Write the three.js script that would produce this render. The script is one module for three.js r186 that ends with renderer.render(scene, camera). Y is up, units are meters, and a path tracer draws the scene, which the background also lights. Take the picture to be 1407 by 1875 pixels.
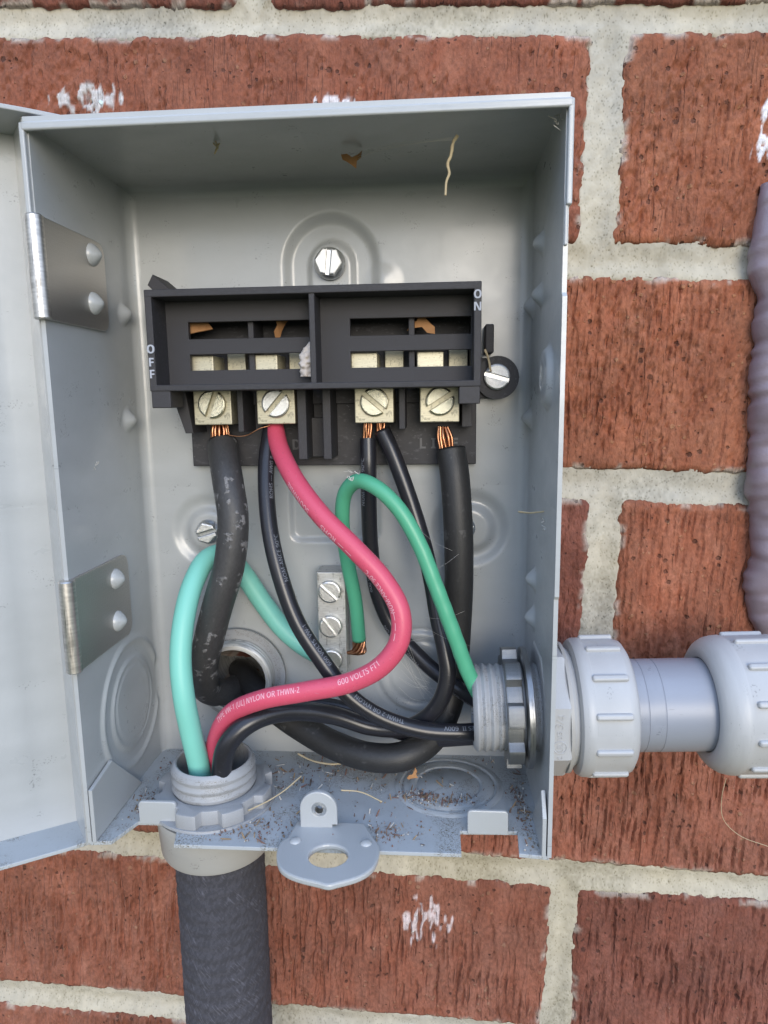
import * as THREE from 'three';
import { RoundedBoxGeometry } from 'three/addons/geometries/RoundedBoxGeometry.js';
import { mergeGeometries, toCreasedNormals } from 'three/addons/utils/BufferGeometryUtils.js';
import { FontLoader } from 'three/addons/loaders/FontLoader.js';
import { TextGeometry } from 'three/addons/geometries/TextGeometry.js';

// ---------------------------------------------------------------- camera, sky, sun, exposure
const MM = 0.001, H0 = 1150;                  // authored in millimetres; H0 = camera height above the lawn
const scene = new THREE.Scene();
const F = 1264.8, CX = 703.5, CY = 937.5, PITCH = -0.1627, YAW = 0.0653, ROLL = 0.0291, CAMZ = 222.74;
const camera = new THREE.PerspectiveCamera(2 * Math.atan(937.5 / F) * 180 / Math.PI, 768 / 1024, 0.01, 500);
camera.rotation.order = 'YXZ';
camera.rotation.set(PITCH, YAW, ROLL);
camera.position.set(0, H0 * MM, CAMZ * MM);
camera.updateMatrixWorld(true);
const renderer = new THREE.WebGLRenderer({ antialias: true });
renderer.toneMapping = THREE.LinearToneMapping;
renderer.toneMappingExposure = 1.5;
renderer.shadowMap.enabled = true;

const SKYW = 256, SKYH = 128;
{ // soft bright cloud cover, a little brighter towards the veiled sun
  const d = new Float32Array(SKYW * SKYH * 4);
  const sd = new THREE.Vector3(0.27, 0.17, 1.0).normalize();
  for (let j = 0; j < SKYH; j++) for (let i = 0; i < SKYW; i++) {
    const th = (j + 0.5) / SKYH * Math.PI - Math.PI / 2, ph = (i + 0.5) / SKYW * 2 * Math.PI - Math.PI;
    const v = new THREE.Vector3(Math.cos(th) * Math.cos(ph), Math.sin(th), Math.cos(th) * Math.sin(ph));
    const g = Math.max(0, v.dot(sd));
    const c = 0.06 * (Math.sin(v.x * 5 + v.z * 3) + Math.sin(v.z * 7 - v.y * 4 + 1.3));
    const b = 0.8 + 0.3 * Math.max(0, v.y) + 0.3 * g * g * g + c;
    const k = (j * SKYW + i) * 4;
    const h = Math.exp(-Math.max(0, v.y) * 4.5);   // pale warm air near the horizon, bluer overhead
    d[k] = b * (0.66 + 0.44 * h); d[k + 1] = b * (0.9 + 0.16 * h); d[k + 2] = b * (1.4 - 0.52 * h); d[k + 3] = 1;
  }
  const t = new THREE.DataTexture(d, SKYW, SKYH, THREE.RGBAFormat, THREE.FloatType);
  t.mapping = THREE.EquirectangularReflectionMapping; t.magFilter = THREE.LinearFilter; t.minFilter = THREE.LinearFilter;
  t.needsUpdate = true;
  scene.background = t; scene.environment = t;
}
const sun = new THREE.DirectionalLight(new THREE.Color(1.0, 0.9, 0.76), 1.5);
sun.position.set(0.27 * 2, H0 * MM + 0.17 * 2, 1.0 * 2);
sun.target.position.set(0, H0 * MM - 0.05, 0);
sun.castShadow = true; sun.shadow.radius = 54;
sun.shadow.mapSize.set(2048, 2048);
Object.assign(sun.shadow.camera, { left: -0.6, right: 0.6, top: 0.6, bottom: -0.6, near: 0.1, far: 6 });
scene.add(sun, sun.target);

// ---------------------------------------------------------------- helpers
const V = (x, y, z) => new THREE.Vector3(x, y, z);
const R9 = new THREE.Matrix4().makeRotationFromEuler(camera.rotation);
const BETA = 0.0429, BX = -31.04, BY = -28.13, BW = 123.54, BH = 183.87, ZF = 55.7, ZB = 4;
const HW = BW / 2, HH = BH / 2;
function at(u, v, z) {                               // pixel -> point of the plane z (wall frame, mm)
  const d = V((u - CX) / F, -(v - CY) / F, -1).applyMatrix4(R9);
  const t = (z - CAMZ) / d.z;
  return V(d.x * t, d.y * t, z);
}
const cb = Math.cos(BETA), sb = Math.sin(BETA);
const toBox = p => V(cb * (p.x - BX) + sb * (p.y - BY), -sb * (p.x - BX) + cb * (p.y - BY), p.z);
const fromBox = p => V(BX + cb * p.x - sb * p.y, BY + sb * p.x + cb * p.y, p.z);
const bat = (u, v, z) => toBox(at(u, v, z));         // the same in the frame of the tilted box
let seed = 7;
const rnd = () => { seed = (seed * 1664525 + 1013904223) >>> 0; return seed / 4294967296; };
const hash = (x, y) => { let h = (x * 374761393 + y * 668265263) | 0; h = Math.imul(h ^ (h >>> 13), 1274126177); h ^= h >>> 16; return (h >>> 0) / 4294967296; };
function vn(x, y) {
  const i = Math.floor(x), j = Math.floor(y); let a = x - i, b = y - j;
  a = a * a * (3 - 2 * a); b = b * b * (3 - 2 * b);
  const p = hash(i, j), q = hash(i + 1, j), r = hash(i, j + 1), s = hash(i + 1, j + 1);
  return p + (q - p) * a + (r - p) * b + (p - q - r + s) * a * b;
}
const fbm = (x, y, o = 3) => { let s = 0, w = 0.5, t = 0; for (let k = 0; k < o; k++) { s += w * vn(x, y); t += w; x = x * 2.03 + 17.1; y = y * 2.03 + 5.7; w *= 0.5; } return s / t; };
const ss = (a, b, x) => { const t = Math.min(1, Math.max(0, (x - a) / (b - a))); return t * t * (3 - 2 * t); };
const used = {};
const numbered = n => { const k = used[n] = (used[n] || 0) + 1; return k === 1 ? n : `${n}_${String(k - 1).padStart(3, '0')}`; };
function thing(name, label, category, origin, frame = 'wall', group) {
  const g = new THREE.Group(); g.name = numbered(name);
  g.userData = { label, category }; if (group) g.userData.group = group;
  const w = frame === 'box' ? fromBox(origin) : origin;
  g.position.set(w.x * MM, (w.y + H0) * MM, w.z * MM);
  if (frame === 'box') g.rotation.z = BETA;
  g.origin_ = origin; scene.add(g); return g;
}
function part(root, name, geo, mat, parent = root, label) { // geometry authored in the thing's frame, mm
  if (Array.isArray(geo)) geo = merge(geo);
  geo.translate(-root.origin_.x, -root.origin_.y, -root.origin_.z); geo.scale(MM, MM, MM);
  const m = new THREE.Mesh(geo, mat); m.name = name; m.castShadow = m.receiveShadow = true;
  if (label) m.userData.label = label;
  parent.add(m); return m;
}
function merge(list) {
  return mergeGeometries(list.map(g => { g = g.index ? g.toNonIndexed() : g; for (const k of Object.keys(g.attributes)) if (!['position', 'normal', 'uv'].includes(k)) g.deleteAttribute(k); if (!g.attributes.uv) g.setAttribute('uv', new THREE.BufferAttribute(new Float32Array(g.attributes.position.count * 2), 2)); return g; }));
}
function rbox(x0, x1, y0, y1, z0, z1, r = 0.3) {
  const g = new RoundedBoxGeometry(x1 - x0, y1 - y0, z1 - z0, 2, Math.min(r, (x1 - x0) * 0.45, (y1 - y0) * 0.45, (z1 - z0) * 0.45));
  return g.translate((x0 + x1) / 2, (y0 + y1) / 2, (z0 + z1) / 2);
}
const lathe = (pts, seg = 48, axis = 'y') => {
  let g = new THREE.LatheGeometry(pts.map(p => new THREE.Vector2(p[0], p[1])), seg);
  g = toCreasedNormals(g, 0.7);
  if (axis === 'z') g.rotateX(Math.PI / 2); if (axis === 'x') g.rotateZ(-Math.PI / 2);
  return g;
};
function extr(shape, depth, bevel = 0.2, seg = 18) {
  return new THREE.ExtrudeGeometry(shape, { depth: depth - 2 * bevel, bevelEnabled: bevel > 0, bevelThickness: bevel, bevelSize: bevel, bevelOffset: -bevel, bevelSegments: 2, curveSegments: seg }).translate(0, 0, bevel);
}
const polyShape = pts => new THREE.Shape(pts.map(p => new THREE.Vector2(p[0], p[1])));
const circ = (r, x = 0, y = 0) => { const s = new THREE.Path(); s.absarc(x, y, r, 0, Math.PI * 2, true); return s; };
// a sheet with thickness: P(i,j) -> point of the visible face, N its normal direction
function sheet(nu, nv, P, n, th, keep = null) {
  const pos = [], uv = [], idx = [], fr = [], bk = [];
  for (let s = 0; s < 2; s++) for (let j = 0; j <= nv; j++) for (let i = 0; i <= nu; i++) {
    const p = P(i / nu, j / nv), nn = typeof n === 'function' ? n(i / nu, j / nv) : n;
    pos.push(p.x - nn.x * th * s, p.y - nn.y * th * s, p.z - nn.z * th * s);
    const a = Math.abs(nn.x) > 0.7 ? p.z : p.x, b = Math.abs(nn.y) > 0.7 ? p.z : p.y; uv.push(a / 100, b / 100);
  }
  const id = (s, i, j) => s * (nu + 1) * (nv + 1) + j * (nu + 1) + i;
  const k = (i, j) => i >= 0 && j >= 0 && i < nu && j < nv && (!keep || keep((i + 0.5) / nu, (j + 0.5) / nv));
  for (let j = 0; j < nv; j++) for (let i = 0; i < nu; i++) if (k(i, j)) {
    const a = id(0, i, j), b = id(0, i + 1, j), c = id(0, i + 1, j + 1), d = id(0, i, j + 1);
    fr.push(a, b, c, a, c, d);
    const e = id(1, i, j), f = id(1, i + 1, j), g = id(1, i + 1, j + 1), h = id(1, i, j + 1);
    bk.push(e, g, f, e, h, g);
    const side = (p, q) => { const o = (nu + 1) * (nv + 1); idx.push(p, p + o, q, q, p + o, q + o); };
    if (!k(i, j - 1)) side(a, b); if (!k(i + 1, j)) side(b, c); if (!k(i, j + 1)) side(c, d); if (!k(i - 1, j)) side(d, a);
  }
  const mk = ix => { const g = new THREE.BufferGeometry(); g.setAttribute('position', new THREE.Float32BufferAttribute(pos, 3)); g.setAttribute('uv', new THREE.Float32BufferAttribute(uv, 2)); g.setIndex(ix); g.computeVertexNormals(); return g.toNonIndexed(); };
  const e = new THREE.BufferGeometry(); e.setAttribute('position', new THREE.Float32BufferAttribute(pos, 3)); e.setAttribute('uv', new THREE.Float32BufferAttribute(uv, 2)); e.setIndex(idx);
  const es = e.toNonIndexed(); es.computeVertexNormals();
  return mergeGeometries([mk(fr), mk(bk), es]);
}
// a swept tube: angle 0 of the section faces +z, u = length in mm / ulen, v around
function sweep(pts, rad, ulen, o = {}) {
  const curve = new THREE.CatmullRomCurve3(pts, false, 'centripetal');
  const L = curve.getLength(), nl = o.nl || Math.ceil(L / 0.8), nr = o.nr || 24;
  const pos = [], nor = [], uv = [], idx = []; let last = V(0, 0, 1);
  for (let i = 0; i <= nl; i++) {
    const u = i / nl, p = curve.getPointAt(u), t = curve.getTangentAt(u);
    const zr = o.ref ? o.ref.clone() : V(0, 0, 1); let n = zr.clone().addScaledVector(t, -zr.dot(t));
    const l = n.length(), pl = last.clone().addScaledVector(t, -last.dot(t)).normalize();
    n = n.normalize().multiplyScalar(ss(0.15, 0.5, l)).addScaledVector(pl, 1 - ss(0.15, 0.5, l)).normalize(); last = n.clone();
    const b = n.clone().cross(t);
    for (let k = 0; k <= nr; k++) {
      const a = (k / nr - 0.5) * 2 * Math.PI, r = (typeof rad === 'function' ? rad(u, a, u * L) : rad);
      const d = n.clone().multiplyScalar(Math.cos(a)).addScaledVector(b, Math.sin(a));
      pos.push(p.x + d.x * r, p.y + d.y * r, p.z + d.z * r); nor.push(d.x, d.y, d.z); uv.push(u * L / ulen, k / nr);
    }
  }
  for (let i = 0; i < nl; i++) for (let k = 0; k < nr; k++) { const a = i * (nr + 1) + k, b = a + nr + 1; idx.push(a, b, a + 1, b, b + 1, a + 1); }
  for (const e of [0, nl]) { // end caps
    const c = pos.length / 3, p = curve.getPointAt(e / nl), t = curve.getTangentAt(e / nl).multiplyScalar(e ? 1 : -1);
    pos.push(p.x, p.y, p.z); nor.push(t.x, t.y, t.z); uv.push(e ? L / ulen : 0, 0.02);
    for (let k = 0; k < nr; k++) { const a = e * (nr + 1) + k; if (e) idx.push(c, a + 1, a); else idx.push(c, a, a + 1); }
  }
  const g = new THREE.BufferGeometry();
  g.setAttribute('position', new THREE.Float32BufferAttribute(pos, 3)); g.setAttribute('uv', new THREE.Float32BufferAttribute(uv, 2)); g.setIndex(idx);
  if (typeof rad === 'function') g.computeVertexNormals(); else g.setAttribute('normal', new THREE.Float32BufferAttribute(nor, 3));
  g.userData.len = L; return g;
}
// ---------------------------------------------------------------- textures
function dtex(w, h, fn, srgb) { // fn(x,y) -> [r,g,b] 0..1 (sRGB when srgb)
  const d = new Uint8Array(w * h * 4);
  for (let j = 0; j < h; j++) for (let i = 0; i < w; i++) { const c = fn(i, j), k = (j * w + i) * 4; d[k] = c[0] * 255; d[k + 1] = c[1] * 255; d[k + 2] = c[2] * 255; d[k + 3] = 255; }
  const t = new THREE.DataTexture(d, w, h, THREE.RGBAFormat); t.wrapS = t.wrapT = THREE.RepeatWrapping;
  t.magFilter = THREE.LinearFilter; t.minFilter = THREE.LinearMipmapLinearFilter; t.generateMipmaps = true;
  if (srgb) t.colorSpace = THREE.SRGBColorSpace; t.needsUpdate = true; return t;
}
const clamp = x => Math.min(1, Math.max(0, x));
const grey = f => (i, j) => { const v = clamp(f(i, j)); return [v, v, v]; };
// fired clay: grain and pale grit, 2048 x 1024 px = 256 x 128 mm
const grit = []; for (let k = 0; k < 1900; k++) grit.push([rnd() * 2048, rnd() * 1024, 1 + rnd() * rnd() * 6.5, rnd()]);
const gritA = new Float32Array(2048 * 1024), gritP = new Float32Array(2048 * 1024);
for (const [x, y, r, kind] of grit) for (let j = -9; j <= 9; j++) for (let i = -9; i <= 9; i++) {
  const d = Math.hypot(i, j) + (vn((x + i) * 0.7, (y + j) * 0.7) - 0.5) * 3;
  const k = ((y + j + 1024 | 0) % 1024) * 2048 + ((x + i + 2048 | 0) % 2048);
  if (d < r) (kind < 0.55 ? gritA : gritP)[k] = Math.max((kind < 0.55 ? gritA : gritP)[k], ss(r, r - 1.5, d));
}
const brickTex = dtex(2048, 1024, (i, j) => {
  const n = 0.5 + 0.34 * (fbm(i / 7, j / 9, 3) - 0.5) + 0.22 * (fbm(i / 90, j / 140, 3) - 0.5) + 0.1 * (hash(i, j) - 0.5);
  const a = gritA[j * 2048 + i] * 0.75, p = gritP[j * 2048 + i] * 0.55;
  return [clamp(n * (1 - p) + 0.14 * a), clamp(n * (1 - p) + 0.36 * a), clamp(n * (1 - p) + 0.34 * a)];
}, false);
const brickBump = dtex(2048, 1024, grey((i, j) => 0.5 + 0.35 * (fbm(i / 3.2, j / 7, 3) - 0.5) + 0.2 * (fbm(i / 4.5, j / 70, 3) - 0.5) - 0.3 * ss(0.38, 0.2, vn((i + 7 * vn(j / 40, i / 60)) / 5, j / 60)) * ss(0.3, 0.55, fbm(i / 130, j / 110, 2)) - 0.45 * gritP[j * 2048 + i] + 0.25 * gritA[j * 2048 + i]));
const mortarTex = dtex(1024, 1024, (i, j) => {
  const n = 0.78 + 0.22 * (fbm(i / 6, j / 6, 3) - 0.5) + 0.3 * (fbm(i / 70, j / 70, 3) - 0.5), s = hash(i, j), s2 = vn(i / 1.1, j / 1.1);
  const dk = (s < 0.03 ? 0.34 : 0) + (s2 < 0.13 ? 0.2 : 0) + 0.2 * ss(0.55, 0.7, fbm(i / 50 + 30, j / 50, 4)) * vn(i / 2, j / 2), y = fbm(i / 120 + 9, j / 90, 3) - 0.5;
  return [clamp(n - dk + 0.1 * y), clamp(n - dk + 0.04 * y), clamp(n * 0.92 - dk - 0.1 * y)];
});
const mortarBump = dtex(1024, 1024, grey((i, j) => 0.5 + 0.6 * (fbm(i / 4, j / 4, 3) - 0.5) + 0.25 * (hash(i, j) - 0.5)));
const paintBump = dtex(512, 512, grey((i, j) => 0.5 + 0.5 * (fbm(i / 9, j / 9, 2) - 0.5)));
const paintTex = dtex(1024, 1024, (i, j) => { // dust specks, faint smears
  const sm = fbm(i / 120, j / 60, 4), sp = vn(i / 3.3, j / 3.3) * vn(i / 40, j / 40);
  const n = 0.9 + 0.12 * (sm - 0.5) - (sp > 0.74 ? 0.28 : 0) + 0.03 * (hash(i, j) - 0.5);
  return [clamp(n), clamp(n), clamp(n - 0.01)];
});
const paintRough = dtex(512, 512, (i, j) => { const v = clamp(0.62 + 0.5 * (fbm(i / 45, j / 30, 4) - 0.5) + 0.15 * (fbm(i / 4, j / 4, 2) - 0.5)); return [v, v, v]; });
const dustTex = dtex(1024, 1024, (i, j) => { // settled dirt with grain
  const m = ss(0.45, 0.66, fbm(i / 75, j / 75, 4)), g = vn(i / 2.4, j / 2.4), h2 = vn(i / 5 + 3, j / 5);
  const d = m * ss(0.45, 0.75, g) * 0.75 + (h2 > 0.86 ? 0.6 : 0) * (0.3 + m);
  const b = 0.9 + 0.1 * (fbm(i / 60, j / 60, 3) - 0.5);
  return [clamp(b * (1 - d * 0.45)), clamp(b * (1 - d * 0.5)), clamp(b * (1 - d * 0.57))];
});
const blackTex = dtex(512, 512, (i, j) => { const s = fbm(i / 40, j / 40, 4), sc = ss(0.6, 0.72, fbm(i / 14, j / 40, 4)) * ss(0.5, 0.65, s); const n = 0.32 + 0.15 * (fbm(i / 8, j / 8, 3) - 0.5) + 0.5 * sc; return [clamp(n), clamp(n * 0.98), clamp(n * 0.97)]; });
const scuffTex = dtex(512, 512, (i, j) => { const sc = ss(0.55, 0.68, fbm(i / 16, j / 34, 4)) * ss(0.46, 0.6, fbm(i / 60 + 2, j / 60, 3)), n = 0.13 + 0.06 * (fbm(i / 8, j / 8, 3) - 0.5) + 0.55 * sc * (0.4 + 0.6 * vn(i / 2.5, j / 2.5)); return [n, n * 0.97, n * 0.94]; });
const speckTex = dtex(512, 512, grey((i, j) => 0.16 + 0.05 * (fbm(i / 20, j / 20, 3) - 0.5) + (hash(i >> 1, j >> 1) > 0.993 ? 0.6 : 0) * vn(i / 25, j / 25) + 0.3 * ss(0.62, 0.8, fbm(i / 9, j / 9, 4)) * vn(i / 2, j / 2)));
const fineBump = dtex(256, 256, grey((i, j) => 0.5 + 0.6 * (fbm(i / 3, j / 3, 3) - 0.5)));
const brushTex = dtex(512, 512, grey((i, j) => 0.75 + 0.3 * (vn(i / 60, j / 1.5) - 0.5) - 0.3 * ss(0.6, 0.75, fbm(i / 30, j / 30, 4))));
const hoseTex = dtex(512, 1024, (i, j) => {
  const d = ss(0.42, 0.62, fbm(i / 11, (j + i * 0.35) / 9, 4)) * (0.35 + 0.65 * vn(i / 3, j / 3)), n = 0.4 + 0.2 * d + 0.14 * (hash(i, j) - 0.5) + 0.35 * ss(0.66, 0.8, vn((i + j * 0.8) / 30, (j - i * 0.8) / 3)) * ss(0.4, 0.6, fbm(i / 60, j / 60, 2));
  return [clamp(n * 0.98), clamp(n * 0.98), clamp(n * 1.02)];
});
const hoseBump = dtex(512, 1024, grey((i, j) => 0.5 + 0.5 * (fbm(i / 20, (j + i * 0.35) / 6, 3) - 0.5) + 0.3 * (hash(i, j) - 0.5)));
function printTex(len, circ_, base, ink, runs) { // runs: [mm from start, angle deg, text, cap height mm, width factor]
  const w = 2048, h = 256, c = document.createElement('canvas'); c.width = w; c.height = h; const x = c.getContext('2d');
  x.fillStyle = base; x.fillRect(0, 0, w, h);
  for (let k = 0; k < 2600; k++) { const a = rnd(); x.fillStyle = a < 0.5 ? 'rgba(40,30,30,0.10)' : 'rgba(255,240,230,0.08)'; x.fillRect(rnd() * w, rnd() * h, 1 + rnd() * 5, 1 + rnd() * 2); }
  for (let k = 0; k < 420; k++) { x.fillStyle = `rgba(190,186,180,${0.05 + 0.2 * rnd() ** 3})`; x.save(); x.translate(rnd() * w, rnd() * h); x.rotate(rnd() * 3); x.fillRect(0, 0, 2 + rnd() * 16, 1 + rnd() * 2); x.restore(); }
  const sx = w / len, sy = h / circ_;
  for (const [mm, ang, txt, cap, wf = 1] of runs) {
    x.save(); x.translate(mm * sx, h * (0.5 - ang / 360)); const fs = 40; x.scale(cap / (fs * 0.72) * sx * wf, cap / (fs * 0.72) * sy);
    x.font = `${fs}px sans-serif`; x.textBaseline = 'middle'; x.fillStyle = ink; x.fillText(txt, 0, 0); x.restore();
  }
  const t = new THREE.CanvasTexture(c); t.colorSpace = THREE.SRGBColorSpace; t.wrapS = t.wrapT = THREE.RepeatWrapping; return t;
}
const rep = (t, a, b, ox = 0, oy = 0) => { const c = t.clone(); c.repeat.set(a, b); c.offset.set(ox, oy); c.needsUpdate = true; return c; };
// ---------------------------------------------------------------- materials
const C = (r, g, b) => new THREE.Color().setRGB(r, g, b);
const M = {
  paint: new THREE.MeshPhysicalMaterial({ color: C(0.44, 0.458, 0.466), map: paintTex, roughness: 0.62, roughnessMap: paintRough, bumpMap: paintBump, bumpScale: 0.00005, clearcoat: 0.5, clearcoatRoughness: 0.16 }),
  dusty: new THREE.MeshPhysicalMaterial({ color: C(0.428, 0.455, 0.468), map: dustTex, roughness: 0.75, bumpMap: dustTex, bumpScale: -0.0001 }),
  steel: new THREE.MeshStandardMaterial({ color: C(0.8, 0.77, 0.73), metalness: 1, roughness: 0.42, map: brushTex, bumpMap: brushTex, bumpScale: 0.00002 }),
  zinc: new THREE.MeshStandardMaterial({ color: C(0.85, 0.86, 0.86), metalness: 1, roughness: 0.28, map: brushTex, bumpMap: fineBump, bumpScale: 0.00006 }),
  zincYellow: new THREE.MeshStandardMaterial({ color: C(0.7, 0.68, 0.55), metalness: 1, roughness: 0.26, map: brushTex, bumpMap: fineBump, bumpScale: 0.00005 }),
  lug: new THREE.MeshStandardMaterial({ color: C(0.74, 0.69, 0.52), metalness: 0.5, roughness: 0.45, map: brushTex }),
  alu: new THREE.MeshStandardMaterial({ color: C(0.68, 0.68, 0.65), metalness: 0.6, roughness: 0.5, map: brushTex }),
  bakelite: new THREE.MeshStandardMaterial({ color: C(0.2, 0.193, 0.215), map: speckTex, roughness: 0.6, bumpMap: fineBump, bumpScale: 0.00006 }),
  white: new THREE.MeshStandardMaterial({ color: C(0.4, 0.42, 0.47), roughness: 0.7 }),
  mould: new THREE.MeshStandardMaterial({ color: C(0.11, 0.11, 0.115), roughness: 0.5 }),
  rubber: new THREE.MeshStandardMaterial({ color: C(0.13, 0.13, 0.13), roughness: 0.55, map: rep(blackTex, 1, 1), bumpMap: fineBump, bumpScale: 0.00005 }),
  copper: new THREE.MeshStandardMaterial({ color: C(0.5, 0.24, 0.13), metalness: 1, roughness: 0.3 }),
  pvc: new THREE.MeshPhysicalMaterial({ color: C(0.46, 0.465, 0.47), roughness: 0.42, map: rep(paintTex, 1, 1), bumpMap: fineBump, bumpScale: 0.00003 }),
  pvcWarm: new THREE.MeshPhysicalMaterial({ color: C(0.4, 0.39, 0.37), roughness: 0.5, map: rep(paintTex, 1, 1) }),
  pvcInner: new THREE.MeshPhysicalMaterial({ color: C(0.36, 0.37, 0.38), roughness: 0.5, map: rep(dustTex, 1, 1) }),
  lockSteel: new THREE.MeshStandardMaterial({ color: C(0.4, 0.41, 0.42), metalness: 0.9, roughness: 0.34, map: brushTex, bumpMap: fineBump, bumpScale: 0.00008 }),
  pipe: new THREE.MeshPhysicalMaterial({ color: C(0.29, 0.31, 0.36), roughness: 0.38, map: rep(paintTex, 1.3, 1) }),
  hose: new THREE.MeshStandardMaterial({ color: C(0.11, 0.108, 0.125), roughness: 0.85, map: hoseTex, bumpMap: hoseBump, bumpScale: 0.0003 }),
  green: new THREE.MeshPhysicalMaterial({ color: C(0.085, 0.38, 0.22), roughness: 0.38, bumpMap: fineBump, bumpScale: 0.00002 }),
  teal: new THREE.MeshPhysicalMaterial({ color: C(0.2, 0.55, 0.45), roughness: 0.45, bumpMap: fineBump, bumpScale: 0.00002 }),
  sealant: new THREE.MeshPhysicalMaterial({ color: C(0.23, 0.19, 0.215), roughness: 0.3, bumpMap: fineBump, bumpScale: 0.0001 }),
  straw: new THREE.MeshStandardMaterial({ color: C(0.5, 0.41, 0.26), roughness: 0.9 }),
  leaf: new THREE.MeshStandardMaterial({ color: C(0.4, 0.2, 0.08), roughness: 0.8, map: rep(paintTex, 2, 2) }),
  web: new THREE.MeshStandardMaterial({ color: C(0.6, 0.58, 0.54), roughness: 0.8 }),
  crumb: new THREE.MeshStandardMaterial({ color: C(0.12, 0.085, 0.06), roughness: 0.95 }),
  fluff: new THREE.MeshStandardMaterial({ color: C(0.55, 0.5, 0.46), roughness: 0.95 }),
  lawn: new THREE.MeshStandardMaterial({ color: C(0.088, 0.08, 0.024), roughness: 1 }),
};
M.brick = new THREE.MeshStandardMaterial({ color: C(1, 1, 1), vertexColors: true, map: brickTex, roughness: 0.9, bumpMap: brickBump, bumpScale: 0.0011 });
M.mortar = new THREE.MeshStandardMaterial({ color: C(0.58, 0.532, 0.462), map: mortarTex, roughness: 0.95, bumpMap: mortarBump, bumpScale: 0.0004 });
const font = await new FontLoader().loadAsync('fonts/droid/droid_sans_bold.typeface.json');
const fontR = await new FontLoader().loadAsync('fonts/droid/droid_sans_regular.typeface.json');
const text = (s, size, depth, f = font) => new TextGeometry(s, { font: f, size, depth, curveSegments: 4, bevelEnabled: false });

// ---------------------------------------------------------------- the lawn in front of the wall
{
  const g = new THREE.PlaneGeometry(300, 300); g.rotateX(-Math.PI / 2);
  const m = new THREE.Mesh(g, M.lawn); m.name = 'lawn'; m.position.set(0, 0, 0); m.receiveShadow = true;
  m.userData = { kind: 'structure', label: 'yellow green lawn at the foot of the brick wall', category: 'ground' }; scene.add(m);
}
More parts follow.
